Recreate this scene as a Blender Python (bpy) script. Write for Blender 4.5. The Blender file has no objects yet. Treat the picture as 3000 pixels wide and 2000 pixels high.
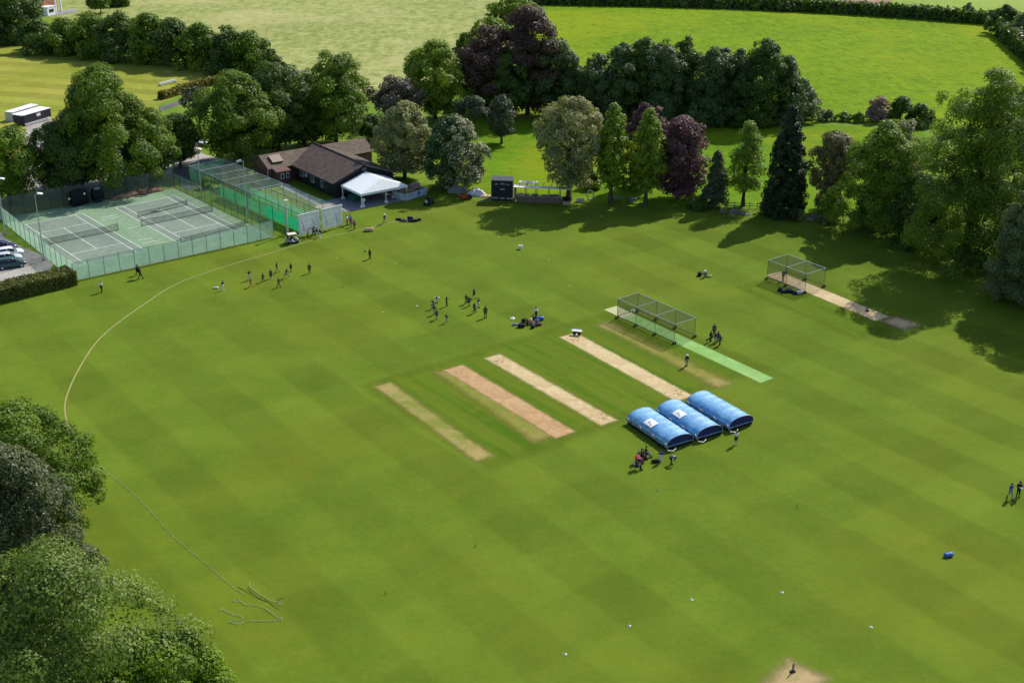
import bpy, bmesh, math, random
import numpy as np
from mathutils import Vector, Matrix, Quaternion
random.seed(7)
RNG = np.random.default_rng(11)
SC = bpy.context.scene
COL = SC.collection
R = math.radians
# ------------------------------------------------------------------ survey of the site
# the camera was solved from the tennis courts (23.77 x 10.97 m) and the 22 yard strips;
# F is the focal length in pixels of a 3000 wide frame, the rest metres and radians
F, PITCH, ROLL, CAMH = 3650.17, 0.41153, -0.01305, 64.733
K = 3000.0 / 2352.0
_c, _s = math.cos(PITCH), math.sin(PITCH)


def gp(u, v, z=0.0):
    """survey point (3000 x 2000 grid) -> world point on the level z"""
    X = (u - 1500.0) / F
    Y = (1000.0 - v) / F
    cr, sr = math.cos(-ROLL), math.sin(-ROLL)
    X, Y = X * cr - Y * sr, X * sr + Y * cr
    d = (X, _c + Y * _s, -_s + Y * _c)
    t = (z - CAMH) / d[2]
    return Vector((d[0] * t, d[1] * t, z))


def g2(u, v, z=0.0):
    return gp(u * K, v * K, z)


def pv(p):
    z = p[2] - CAMH
    d = p[1] * _c - z * _s
    up = p[1] * _s + z * _c
    X, Y = p[0] / d, up / d
    cr, sr = math.cos(ROLL), math.sin(ROLL)
    return 1500 + F * (X * cr - Y * sr), 1000 - F * (X * sr + Y * cr), d


def height(u, vb, vt):
    b = gp(u, vb)
    lo, hi = 0.0, 60.0
    for _ in range(40):
        m = (lo + hi) / 2
        if pv((b.x, b.y, m))[1] > vt:
            lo = m
        else:
            hi = m
    return lo


# ------------------------------------------------------------------ mesh builder
class MB:
    def __init__(self):
        self.v = []
        self.f = []
        self.m = []
        self.cur = 0

    def add(self, vs, fs, M=None):
        o = len(self.v)
        for p in vs:
            p = Vector(p)
            self.v.append(tuple(M @ p if M is not None else p))
        for q in fs:
            self.f.append(tuple(i + o for i in q))
            self.m.append(self.cur)
        return self

    def box(self, c, s, rz=0.0, M=None):
        x, y, z = s[0] / 2, s[1] / 2, s[2] / 2
        T = Matrix.Translation(Vector(c)) @ Matrix.Rotation(rz, 4, 'Z')
        if M is not None:
            T = M @ T
        vs = [(-x, -y, -z), (x, -y, -z), (x, y, -z), (-x, y, -z), (-x, -y, z), (x, -y, z), (x, y, z), (-x, y, z)]
        fs = [(0, 3, 2, 1), (4, 5, 6, 7), (0, 1, 5, 4), (1, 2, 6, 5), (2, 3, 7, 6), (3, 0, 4, 7)]
        return self.add(vs, fs, T)

    def tube(self, pts, r, n=8, cap=True):
        pts = [Vector(p) for p in pts]
        rs = r if isinstance(r, (list, tuple)) else [r] * len(pts)
        vs, fs = [], []
        px = None
        for i, p in enumerate(pts):
            t = (pts[min(i + 1, len(pts) - 1)] - pts[max(i - 1, 0)])
            if t.length < 1e-9:
                t = Vector((0, 0, 1))
            t.normalize()
            if px is None:
                a = Vector((0, 0, 1)) if abs(t.z) < .9 else Vector((1, 0, 0))
                px = t.cross(a).normalized()
            else:
                px = (px - t * px.dot(t))
                px = px.normalized() if px.length > 1e-6 else t.orthogonal().normalized()
            py = t.cross(px)
            for k in range(n):
                a = 2 * math.pi * k / n
                vs.append(p + px * (math.cos(a) * rs[i]) + py * (math.sin(a) * rs[i]))
        for i in range(len(pts) - 1):
            for k in range(n):
                k2 = (k + 1) % n
                fs.append((i * n + k, i * n + k2, (i + 1) * n + k2, (i + 1) * n + k))
        if cap:
            fs.append(tuple(range(n - 1, -1, -1)))
            fs.append(tuple((len(pts) - 1) * n + k for k in range(n)))
        return self.add(vs, fs)

    def prism(self, poly, z0, z1, M=None):
        n = len(poly)
        vs = [(p[0], p[1], z0) for p in poly] + [(p[0], p[1], z1) for p in poly]
        fs = [tuple(range(n - 1, -1, -1)), tuple(range(n, 2 * n))]
        fs += [(i, (i + 1) % n, n + (i + 1) % n, n + i) for i in range(n)]
        return self.add(vs, fs, M)

    def slab(self, quad, th):
        """a sheet through four 3-d corners with thickness th along its normal"""
        q = [Vector(p) for p in quad]
        nrm = (q[1] - q[0]).cross(q[-1] - q[0]).normalized()
        n = len(q)
        vs = q + [p - nrm * th for p in q]
        fs = [tuple(range(n)), tuple(range(2 * n - 1, n - 1, -1))]
        fs += [(i, n + i, n + (i + 1) % n, (i + 1) % n) for i in range(n)]
        return self.add(vs, fs)

    def face(self, pts):
        return self.add(pts, [tuple(range(len(pts)))])

    def lathe(self, prof, n=12, M=None):
        vs, fs = [], []
        for (r, z) in prof:
            for k in range(n):
                a = 2 * math.pi * k / n
                vs.append((r * math.cos(a), r * math.sin(a), z))
        for i in range(len(prof) - 1):
            for k in range(n):
                k2 = (k + 1) % n
                fs.append((i * n + k, i * n + k2, (i + 1) * n + k2, (i + 1) * n + k))
        fs.append(tuple(range(n - 1, -1, -1)))
        fs.append(tuple((len(prof) - 1) * n + k for k in range(n)))
        return self.add(vs, fs, M)

    def loft(self, secs, close=True):
        """secs: list of equal-length rings of points"""
        n = len(secs[0])
        vs = [p for s in secs for p in s]
        fs = []
        for i in range(len(secs) - 1):
            for k in range(n):
                k2 = (k + 1) % n
                fs.append((i * n + k, i * n + k2, (i + 1) * n + k2, (i + 1) * n + k))
        if close:
            fs.append(tuple(range(n - 1, -1, -1)))
            fs.append(tuple((len(secs) - 1) * n + k for k in range(n)))
        return self.add(vs, fs)

    def mesh(self, name, smooth=False):
        me = bpy.data.meshes.new(name)
        me.from_pydata(self.v, [], self.f)
        if any(self.m):
            me.polygons.foreach_set('material_index', self.m)
        bm = bmesh.new()
        bm.from_mesh(me)
        bmesh.ops.recalc_face_normals(bm, faces=bm.faces)
        bm.to_mesh(me)
        bm.free()
        if smooth:
            me.polygons.foreach_set('use_smooth', [True] * len(me.polygons))
        return me


def obj(name, mb, mat, parent=None, smooth=False, label=None):
    me = mb.mesh(name, smooth) if isinstance(mb, MB) else mb
    mats = mat if isinstance(mat, (list, tuple)) else [mat]
    if not me.materials:
        for m in mats:
            me.materials.append(m)
    o = bpy.data.objects.new(name, me)
    COL.objects.link(o)
    if parent is not None:
        o.parent = parent
    if label:
        o['label'] = label
    return o


def tag(o, label, cat, group=None, kind=None):
    o['label'] = label
    o['category'] = cat
    if group:
        o['group'] = group
    if kind:
        o['kind'] = kind
    return o


def thing(name, label, cat, loc=(0, 0, 0), rz=0.0, group=None, scale=1.0):
    o = bpy.data.objects.new(name, None)
    COL.objects.link(o)
    o.empty_display_size = .3
    o.location = loc
    o.rotation_euler = (0, 0, rz)
    o.scale = (scale,) * 3
    return tag(o, label, cat, group)


def struct(name, mb, mat, smooth=False):
    o = obj(name, mb, mat, None, smooth)
    o['kind'] = 'structure'
    o['label'] = name.replace('_', ' ')
    return o


def dup(root, loc, rz, label, group=None):
    r = root.copy()
    COL.objects.link(r)
    r.location = loc
    r.rotation_euler = (0, 0, rz)
    r['label'] = label
    if group:
        r['group'] = group
    for ch in list(root.children):
        c = ch.copy()
        COL.objects.link(c)
        c.parent = r
        for q in ch.children:
            d = q.copy()
            COL.objects.link(d)
            d.parent = c
    return r


# ------------------------------------------------------------------ materials
class NT:
    def __init__(self, name):
        self.mat = bpy.data.materials.new(name)
        self.mat.use_nodes = True
        self.t = self.mat.node_tree
        self.t.nodes.clear()
        self.out = self.n('ShaderNodeOutputMaterial')

    def n(self, typ, **kw):
        nd = self.t.nodes.new(typ)
        for k, v in kw.items():
            setattr(nd, k, v)
        return nd

    def set(self, sock, val):
        if hasattr(val, 'links') or isinstance(val, bpy.types.NodeSocket):
            self.t.links.new(val, sock)
        else:
            if isinstance(val, (tuple, list)) and len(val) == 3 and sock.type == 'RGBA':
                val = (*val, 1)
            sock.default_value = val

    def math(self, op, a, b=None, c=None, clamp=False):
        nd = self.n('ShaderNodeMath', operation=op, use_clamp=clamp)
        self.set(nd.inputs[0], a)
        if b is not None:
            self.set(nd.inputs[1], b)
        if c is not None:
            self.set(nd.inputs[2], c)
        return nd.outputs[0]

    def noise(self, vec, scale, detail=3, rough=.55, dist=0.0):
        nd = self.n('ShaderNodeTexNoise')
        self.set(nd.inputs['Vector'], vec)
        nd.inputs['Scale'].default_value = scale
        nd.inputs['Detail'].default_value = detail
        nd.inputs['Roughness'].default_value = rough
        nd.inputs['Distortion'].default_value = dist
        return nd.outputs['Fac']

    def mapr(self, val, a, b, c=0.0, d=1.0, smooth=True):
        nd = self.n('ShaderNodeMapRange', interpolation_type='SMOOTHSTEP' if smooth else 'LINEAR')
        self.set(nd.inputs[0], val)
        self.set(nd.inputs[1], a)
        self.set(nd.inputs[2], b)
        nd.inputs[3].default_value = c
        nd.inputs[4].default_value = d
        return nd.outputs[0]

    def mix(self, fac, a, b, mode='MIX'):
        nd = self.n('ShaderNodeMix', data_type='RGBA', blend_type=mode)
        self.set(nd.inputs[0], fac)
        self.set(nd.inputs[6], a)
        self.set(nd.inputs[7], b)
        return nd.outputs[2]

    def pos(self, rot=0.0, scale=(1, 1, 1), obj=False):
        if obj:
            src = self.n('ShaderNodeTexCoord').outputs['Object']
        else:
            src = self.n('ShaderNodeNewGeometry').outputs['Position']
        mp = self.n('ShaderNodeMapping')
        self.set(mp.inputs['Vector'], src)
        mp.inputs['Rotation'].default_value = (0, 0, rot)
        mp.inputs['Scale'].default_value = scale
        return mp.outputs[0]

    def xyz(self, vec):
        nd = self.n('ShaderNodeSeparateXYZ')
        self.set(nd.inputs[0], vec)
        return nd.outputs

    def bsdf(self, col, rough=.8, spec=.3, metal=0.0, bump=None, bstr=.3, bdist=.05):
        b = self.n('ShaderNodeBsdfPrincipled')
        self.set(b.inputs['Base Color'], col)
        self.set(b.inputs['Roughness'], rough)
        b.inputs['Specular IOR Level'].default_value = spec
        b.inputs['Metallic'].default_value = metal
        if bump is not None:
            bn = self.n('ShaderNodeBump')
            bn.inputs['Strength'].default_value = bstr
            bn.inputs['Distance'].default_value = bdist
            self.set(bn.inputs['Height'], bump)
            self.t.links.new(bn.outputs[0], b.inputs['Normal'])
        return b.outputs[0]

    def mixsh(self, fac, a, b):
        nd = self.n('ShaderNodeMixShader')
        self.set(nd.inputs[0], fac)
        self.t.links.new(a, nd.inputs[1])
        self.t.links.new(b, nd.inputs[2])
        return nd.outputs[0]

    def transp(self):
        return self.n('ShaderNodeBsdfTransparent').outputs[0]

    def done(self, sh):
        self.t.links.new(sh, self.out.inputs['Surface'])
        return self.mat


def srgb(r, g, b):
    def f(c):
        c /= 255.0
        return c / 12.92 if c <= .04045 else ((c + .055) / 1.055) ** 2.4
    return (f(r), f(g), f(b))


_mc = {}


def plain(name, col, rough=.6, spec=.4, metal=0.0, var=.12, scale=3.0):
    """painted / plastic / cloth surface with slight wear"""
    if name in _mc:
        return _mc[name]
    t = NT(name)
    p = t.pos(obj=True)
    n1 = t.noise(p, scale, 4)
    n2 = t.noise(p, scale * 7, 3)
    k = t.math('ADD', t.math('MULTIPLY', n1, .7), t.math('MULTIPLY', n2, .3))
    f = t.mapr(k, .3, .7)
    dark = tuple(c * (1 - var * 1.6) for c in col)
    lite = tuple(min(1, c * (1 + var)) for c in col)
    m = t.done(t.bsdf(t.mix(f, dark, lite), rough, spec, metal))
    _mc[name] = m
    return m


def cloth_sheet(name, col, trans=.3):
    """thin white sheeting that lets some sun through"""
    if name in _mc:
        return _mc[name]
    t = NT(name)
    p = t.pos(obj=True)
    n = t.noise(p, 1.3, 4, .6)
    c = t.mix(t.mapr(n, .35, .65), tuple(k * .9 for k in col), col)
    tr = t.n('ShaderNodeBsdfTranslucent')
    t.set(tr.inputs[0], c)
    _mc[name] = t.done(t.mixsh(trans, t.bsdf(c, .6, .3), tr.outputs[0]))
    return _mc[name]


def net_mat(name, col, fac, rough=.8):
    """fine mesh netting too fine to resolve: part open, part cord"""
    if name in _mc:
        return _mc[name]
    t = NT(name)
    p = t.pos(obj=True)
    n1 = t.noise(p, .8, 3)
    fc = t.mapr(n1, .3, .7, fac * .8, fac * 1.2)
    d = t.n('ShaderNodeBsdfDiffuse')
    d.inputs[0].default_value = (*col, 1)
    tr = t.n('ShaderNodeBsdfTranslucent')
    tr.inputs[0].default_value = (*col, 1)
    cord = t.mixsh(.35, d.outputs[0], tr.outputs[0])
    _mc[name] = t.done(t.mixsh(fc, t.transp(), cord))
    return _mc[name]
# ------------------------------------------------------------------ ground materials
FA = 0.66          # the square, nets and pavilion all run on this bearing
TA = 0.7115        # bearing of the tennis courts


def grass_mat(name, dark, lite, warm, big=.02, mid=.12, fine=1.6, warmth=.5, streak=None, mow=None, contrast=1.0, bump=.3, tuft=0.0):
    t = NT(name)
    p = t.pos()
    nb = t.noise(p, big, 4, .6)
    nm = t.noise(p, mid, 4, .6)
    nf = t.noise(p, fine, 4, .65)
    f = t.math('ADD', t.math('MULTIPLY', nb, .35), t.math('ADD', t.math('MULTIPLY', nm, .35), t.math('MULTIPLY', nf, .3)))
    f = t.mapr(f, .5 - .16 / contrast, .5 + .16 / contrast)
    if streak:
        ps = t.pos(rot=streak[0], scale=(streak[1], streak[2], 1))
        ns = t.noise(ps, 1.0, 4, .6)
        f = t.math('ADD', t.math('MULTIPLY', f, .55), t.math('MULTIPLY', t.mapr(ns, .36, .64), .45))
    col = t.mix(f, dark, lite)
    w = t.math('ADD', t.mapr(t.noise(p, big * 1.7, 3, .5, .6), .45, .68, 0, warmth), t.mapr(t.noise(p, mid * 3.1, 4, .65, .4), .5, .66, 0, warmth * .8), None, True)
    col = t.mix(w, col, warm)
    if mow:
        ang, w1, w2, a1, a2 = mow
        q = t.pos(rot=-ang)
        x, y, _ = t.xyz(q)
        wob = t.math('MULTIPLY', t.math('SUBTRACT', t.noise(p, .05, 3), .5), 2.2)

        def band(c, w):
            s = t.math('SINE', t.math('MULTIPLY', t.math('ADD', c, wob), math.pi / w))
            return t.mapr(s, -.28, .28, -1, 1)
        b1 = band(x, w1)
        b2 = band(y, w2)
        fade = t.mapr(t.noise(p, .03, 2), .35, .65, .35, 1.0)
        k = t.math('ADD', t.math('MULTIPLY', b1, a1), t.math('MULTIPLY', b2, a2))
        k = t.math('ADD', 1.0, t.math('MULTIPLY', k, fade))
        col = t.mix(1.0, col, t.rgb3(k), 'MULTIPLY')
    if tuft:
        v = t.mapr(t.noise(t.pos(scale=(1, .6, 1)), .36, 4, .75), .54, .68, 0, tuft)
        col = t.mix(v, col, tuple(c * .45 for c in dark))
    hb = t.math('ADD', t.math('MULTIPLY', nf, .7), t.math('MULTIPLY', nm, 1.5))
    return t.done(t.bsdf(col, .95, .04, 0, hb, bump, .25))


def _rgb3(self, k):
    nd = self.n('ShaderNodeCombineXYZ')
    for i in range(3):
        self.set(nd.inputs[i], k)
    return nd.outputs[0]


NT.rgb3 = _rgb3

M_OUT = grass_mat('outfield_turf', (.080, .130, .010), (.122, .175, .016), (.152, .157, .013), big=.02, mid=.16, fine=1.7,
                  warmth=.26, contrast=.85, mow=(FA, 5.6, 7.0, .085, .05), bump=.12)
M_PAST = grass_mat('pasture_grass', (.092, .172, .003), (.155, .248, .005), (.205, .252, .004), big=.012, mid=.16, fine=.34,
                   warmth=.6, contrast=2.2, streak=(.1, .5, .16), bump=.7, tuft=.55)
M_HAY = grass_mat('hay_meadow_grass', (.16, .205, .05), (.33, .345, .12), (.375, .355, .15), big=.012, mid=.18, fine=.36,
                  warmth=.65, streak=(.1, .4, .13), contrast=2.0, bump=.6, tuft=.5)
M_MEAD = grass_mat('rough_meadow_grass', (.065, .15, .005), (.125, .23, .008), (.20, .23, .008), big=.02, mid=.15, fine=.9,
                   warmth=.55, contrast=1.1, bump=.6, tuft=.35)
M_MOWN = grass_mat('mown_field_grass', (.17, .205, .02), (.26, .27, .045), (.32, .28, .06), big=.015, mid=.08, fine=1.0,
                   warmth=.6, mow=(1.36, 5.2, 30, .15, .0), bump=.1)
M_FAR = grass_mat('far_field_grass', (.16, .24, .04), (.24, .33, .06), (.30, .32, .09), big=.008, mid=.06, fine=.5,
                  warmth=.6, bump=.4)
M_BASE = grass_mat('countryside_grass', (.09, .16, .015), (.15, .24, .03), (.2, .24, .03), big=.01, mid=.08, fine=.6, bump=.3)


def speckle(name, c1, c2, scale=2.0, rough=.9, big=.15, c3=None):
    t = NT(name)
    p = t.pos()
    f = t.math('ADD', t.math('MULTIPLY', t.noise(p, scale, 4), .5), t.math('MULTIPLY', t.noise(p, big, 3), .5))
    col = t.mix(t.mapr(f, .38, .62), c1, c2)
    if c3:
        col = t.mix(t.mapr(t.noise(p, big * 2.3, 3), .55, .7, 0, .7), col, c3)
    return t.done(t.bsdf(col, rough, .2, 0, t.noise(p, scale * 4, 3), .15, .03))


M_ASPH = speckle('worn_asphalt', (.075, .075, .08), (.13, .13, .135))
M_GRAV = speckle('pale_gravel', (.25, .23, .20), (.38, .36, .32), 3.0)
M_PAVE = speckle('grey_paving', (.16, .165, .18), (.25, .255, .27), 1.5)
M_EARTH = speckle('red_brown_earth', (.16, .09, .055), (.33, .20, .13), 1.5, c3=(.1, .075, .05))
M_CGREEN = speckle('court_green_macadam', (.15, .235, .14), (.20, .295, .185), 1.2, .85, .1, (.25, .31, .17))
M_CGREY = speckle('court_grey_macadam', (.14, .19, .15), (.19, .24, .19), 1.2, .85, .1)


def sheet(name, pts, mat, z):
    """flat ground sheet; pts are world points"""
    me = bpy.data.meshes.new(name)
    bm = bmesh.new()
    vs = [bm.verts.new((p[0], p[1], z)) for p in pts]
    f = bm.faces.new(vs)
    if f.normal.z < 0:
        f.normal_flip()
    f.normal_update()
    if f.normal.z < 0:
        f.normal_flip()
    bmesh.ops.triangulate(bm, faces=bm.faces)
    bm.to_mesh(me)
    bm.free()
    return struct(name, me, mat)


def smooth_loop(pts, n=6, closed=True):
    out = []
    N = len(pts)
    rng = range(N) if closed else range(N - 1)
    for i in rng:
        if closed:
            p0, p1, p2, p3 = pts[(i - 1) % N], pts[i], pts[(i + 1) % N], pts[(i + 2) % N]
        else:
            p0, p1, p2, p3 = pts[max(i - 1, 0)], pts[i], pts[i + 1], pts[min(i + 2, N - 1)]
        for k in range(n):
            t = k / n
            a = [.5 * ((2 * p1[j]) + (-p0[j] + p2[j]) * t + (2 * p0[j] - 5 * p1[j] + 4 * p2[j] - p3[j]) * t * t
                       + (-p0[j] + 3 * p1[j] - 3 * p2[j] + p3[j]) * t ** 3) for j in range(len(p1))]
            out.append(a)
    if not closed:
        out.append(list(pts[-1]))
    return out


sheet('ground', [(-2500, -300), (2500, -300), (2500, 3500), (-2500, 3500)], M_BASE, 0.0)
W = lambda L: [g2(*p) for p in L]
sheet('far_field', W([(1150, 0), (1950, 32), (2300, 60), (2700, 60), (2700, -180), (1150, -180)]), M_FAR, .012)
sheet('hay_field', W([(60, 30), (230, -120), (1160, -120), (1190, 20), (1180, 120), (1000, 250), (850, 215), (640, 170), (560, 130), (300, 75)]), M_HAY, .016)
sheet('pasture', W([(1150, 6), (1250, 12), (1900, 29), (2280, 55), (2500, 130), (2500, 330), (1890, 275), (1840, 290), (1250, 200)]), M_PAST, .020)
sheet('mown_field', W([(-500, 60), (60, 105), (640, 175), (470, 195), (365, 240), (330, 330), (250, 420), (-500, 330)]), M_MOWN, .024)
sheet('meadow', W([(1060, 500), (1000, 330), (1080, 240), (1240, 190), (1860, 285), (2120, 300), (2150, 520), (1500, 500)]), M_MEAD, .028)
sheet('outfield', W([(-900, 900), (-20, 692), (170, 646), (632, 545), (700, 500), (640, 430), (560, 385), (700, 360), (880, 400), (1100, 452), (1320, 462), (1560, 474),
                     (1700, 480), (1900, 492), (2080, 500), (2250, 520), (2700, 560), (3300, 900), (2900, 1900), (-700, 1900)]), M_OUT, .032)
sheet('car_park', W([(-300, 600), (-40, 480), (10, 545), (35, 560), (128, 600), (100, 640), (-200, 700)]), M_GRAV, .036)
sheet('driveway', W([(40, 440), (60, 290), (110, 262), (130, 300), (420, 330), (470, 355), (520, 370), (400, 400), (200, 430)]), M_GRAV, .040)
sheet('asphalt_yard', W([(395, 405), (400, 376), (470, 366), (530, 372), (560, 385), (470, 425), (425, 440), (412, 420)]), M_ASPH, .044)
sheet('lane', W([(365, 247), (445, 222), (560, 195), (700, 160), (702, 166), (560, 203), (447, 230), (368, 256)]), M_ASPH, .048)
sheet('field_path', W([(1925, 20), (1955, -40), (2100, -40), (2040, 10), (2010, 24)]), M_EARTH, .016)


# ------------------------------------------------------------------ pitch strips
def strip_mat(name, L, Wd, c1, c2, wear, soft, patch=.55, grassy=0.0, gcol=(.12, .16, .01)):
    t = NT(name)
    o = t.pos(obj=True)
    x, y, _ = t.xyz(o)
    ax = t.math('ABSOLUTE', x)
    ay = t.math('ABSOLUTE', y)
    ed = t.math('MINIMUM', t.math('SUBTRACT', Wd / 2, ax), t.math('SUBTRACT', L / 2, ay))
    n1 = t.noise(o, 1.1, 4, .6)
    n2 = t.noise(o, .35, 3)
    n3 = t.noise(o, 7, 3, .7)
    f = t.math('ADD', t.math('MULTIPLY', n1, .4), t.math('ADD', t.math('MULTIPLY', n2, .4), t.math('MULTIPLY', n3, .2)))
    col = t.mix(t.mapr(f, .4, .6), c1, c2)
    if grassy:
        gm = t.math('MULTIPLY', t.mapr(n2, .35, .6), t.mapr(ay, L / 2 - 5.0, L / 2 - 2.0, grassy, grassy * .3))
        col = t.mix(gm, col, gcol)
    # foot marks by the creases at both ends
    e = t.math('MULTIPLY', t.mapr(ay, L / 2 - 3.6, L / 2 - 2.4), t.mapr(ay, L / 2 - 1.6, L / 2 - .6, 1, 0))
    e = t.math('MULTIPLY', e, t.mapr(ax, .25 * Wd, .42 * Wd, 1, 0))
    e = t.math('MULTIPLY', e, t.mapr(t.noise(o, 1.9, 4, .7, .5), .46, .6))
    col = t.mix(t.math('MULTIPLY', e, patch), col, wear)
    edn = t.math('ADD', ed, t.math('MULTIPLY', t.math('SUBTRACT', t.noise(o, .9, 4, .7), .5), soft * .8))
    a = t.mapr(edn, soft * .0, soft * 1.1)
    return t.done(t.mixsh(a, t.transp(), t.bsdf(col, .95, .1, 0, n3, .1, .02)))


def strip(tl, tr, br, bl, mat_fn, grow=0.0, z=.044):
    tl, tr, br, bl = [gp(*p) for p in (tl, tr, br, bl)]
    c = (tl + tr + br + bl) / 4
    ax = ((bl - tl) + (br - tr))
    L = ax.length / 2 + grow
    Wd = ((tr - tl).length + (br - bl).length) / 2 + grow
    ang = math.atan2(ax.y, ax.x) + math.pi / 2
    mb = MB()
    mb.face([(-Wd / 2, -L / 2, 0), (Wd / 2, -L / 2, 0), (Wd / 2, L / 2, 0), (-Wd / 2, L / 2, 0)])
    o = struct('cricket_pitch', mb, mat_fn(L, Wd))
    o.location = (c.x, c.y, z)
    o.rotation_euler = (0, 0, ang)
    return o




def square_mat(L, Wd):
    t = NT('cricket_square_turf')
    o = t.pos(obj=True)
    x, y, _ = t.xyz(o)
    ed = t.math('MINIMUM', t.math('SUBTRACT', Wd / 2, t.math('ABSOLUTE', x)), t.math('SUBTRACT', L / 2, t.math('ABSOLUTE', y)))
    n1 = t.noise(o, .12, 3)
    n2 = t.noise(o, .8, 4, .6)
    n3 = t.noise(o, 5, 3, .7)
    ns = t.noise(t.pos(obj=True, scale=(1, .07, 1)), .55, 3, .6)
    f = t.math('ADD', t.math('MULTIPLY', ns, .6), t.math('ADD', t.math('MULTIPLY', n2, .25), t.math('MULTIPLY', n3, .15)))
    col = t.mix(t.mapr(f, .40, .60), (.076, .150, .008), (.130, .195, .014))
    wob = t.math('MULTIPLY', t.math('SUBTRACT', n1, .5), 1.2)
    b = t.math('SINE', t.math('MULTIPLY', t.math('ADD', x, wob), math.pi / 1.75))
    col = t.mix(t.mapr(b, -.6, .6, 0, .5), col, (.15, .19, .015))
    rim = t.mapr(t.math('ADD', ed, t.math('MULTIPLY', t.math('SUBTRACT', n2, .5), 2.0)), .6, 2.4, .3, 0)
    col = t.mix(rim, col, (.19, .185, .02))
    a = t.mapr(t.math('ADD', ed, t.math('MULTIPLY', t.math('SUBTRACT', n2, .5), 1.6)), .1, 3.0, 0, .7)
    return t.done(t.mixsh(a, t.transp(), t.bsdf(col, .95, .05)))


sq = strip((1060, 1135), (1800, 880), (2310, 1085), (1390, 1390), square_mat, 0, .036)
sq.name = 'cricket_square'
sq['label'] = 'cricket square'
sq = strip((2130, 838), (2320, 790), (2720, 945), (2500, 1010), square_mat, 0, .036)
sq.name = 'cricket_square'
sq['label'] = 'cricket square'
PALE1, PALE2, BR = (.41, .31, .155), (.54, .43, .24), (.27, .16, .08)
strip((1101, 1132), (1141, 1120), (1446, 1333), (1394, 1354),
      lambda L, w: strip_mat('strip_green_straw', L, w, (.24, .215, .06), (.34, .27, .105), (.42, .25, .13), .9, .7, .75, (.13, .17, .012)), 1.0)
strip((1262, 1090), (1340, 1073), (1640, 1283), (1560, 1296),
      lambda L, w: strip_mat('strip_recovering_margin', L, w, (.18, .185, .03), (.26, .215, .065), (.26, .17, .08), 1.6, .2, .7, (.13, .17, .012)), 1.2)
strip((1296, 1082), (1358, 1071), (1688, 1264), (1628, 1287),
      lambda L, w: strip_mat('strip_red_clay', L, w, (.36, .22, .105), (.45, .30, .155), (.30, .15, .07), .5, .6), .4, .050)
strip((1411, 1048), (1468, 1036), (1815, 1231.5), (1761, 1251),
      lambda L, w: strip_mat('strip_pale_loam', L, w, PALE1, PALE2, BR, .6, 1.0), .2)
strip((1632, 987), (1690, 974), (2033, 1160), (1985, 1180),
      lambda L, w: strip_mat('strip_cream_loam', L, w, (.43, .33, .17), (.55, .44, .25), BR, .5, .95), .2)
strip((1742, 953), (1790, 940), (2150, 1124), (2108, 1142),
      lambda L, w: strip_mat('strip_faded_margin', L, w, (.19, .185, .03), (.29, .23, .08), (.4, .28, .15), 1.5, .5, .75, (.13, .17, .012)), 1.2)
strip((2245, 806), (2283, 797), (2604, 926), (2566, 943),
      lambda L, w: strip_mat('strip_shaded_loam', L, w, (.43, .33, .18), (.54, .43, .26), BR, .4, .6), .4)
strip((2585, 940), (2625, 928), (2690, 952), (2650, 968),
      lambda L, w: strip_mat('bowler_run_up_wear', L, w, (.48, .34, .20), (.54, .40, .24), BR, 1.6, .2), 1.5, .048)
strip((2190, 1992), (2321, 1931), (2470, 1995), (2340, 2070),
      lambda L, w: strip_mat('strip_foreground_worn', L, w, (.30, .24, .10), (.40, .30, .15), (.40, .27, .15), 1.6, .8, .5, (.13, .15, .02)), .6)


def mat_strip(L, w):
    t = NT('artificial_turf_mat')
    o = t.pos(obj=True)
    x, y, _ = t.xyz(o)
    n = t.noise(o, .5, 4)
    n3 = t.noise(o, 6, 3)
    col = t.mix(t.mapr(t.math('ADD', t.math('MULTIPLY', n, .7), t.math('MULTIPLY', n3, .3)), .35, .65), (.18, .34, .09), (.25, .41, .135))
    col = t.mix(t.mapr(y, L / 2 - 4.2, L / 2 - 4.0), col, (.42, .42, .24))
    return t.done(t.bsdf(col, .95, .1, 0, n3, .1, .02))


strip((1770, 908), (1806, 896.5), (2264, 1107.5), (2231.6, 1123), mat_strip, 0)

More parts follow.
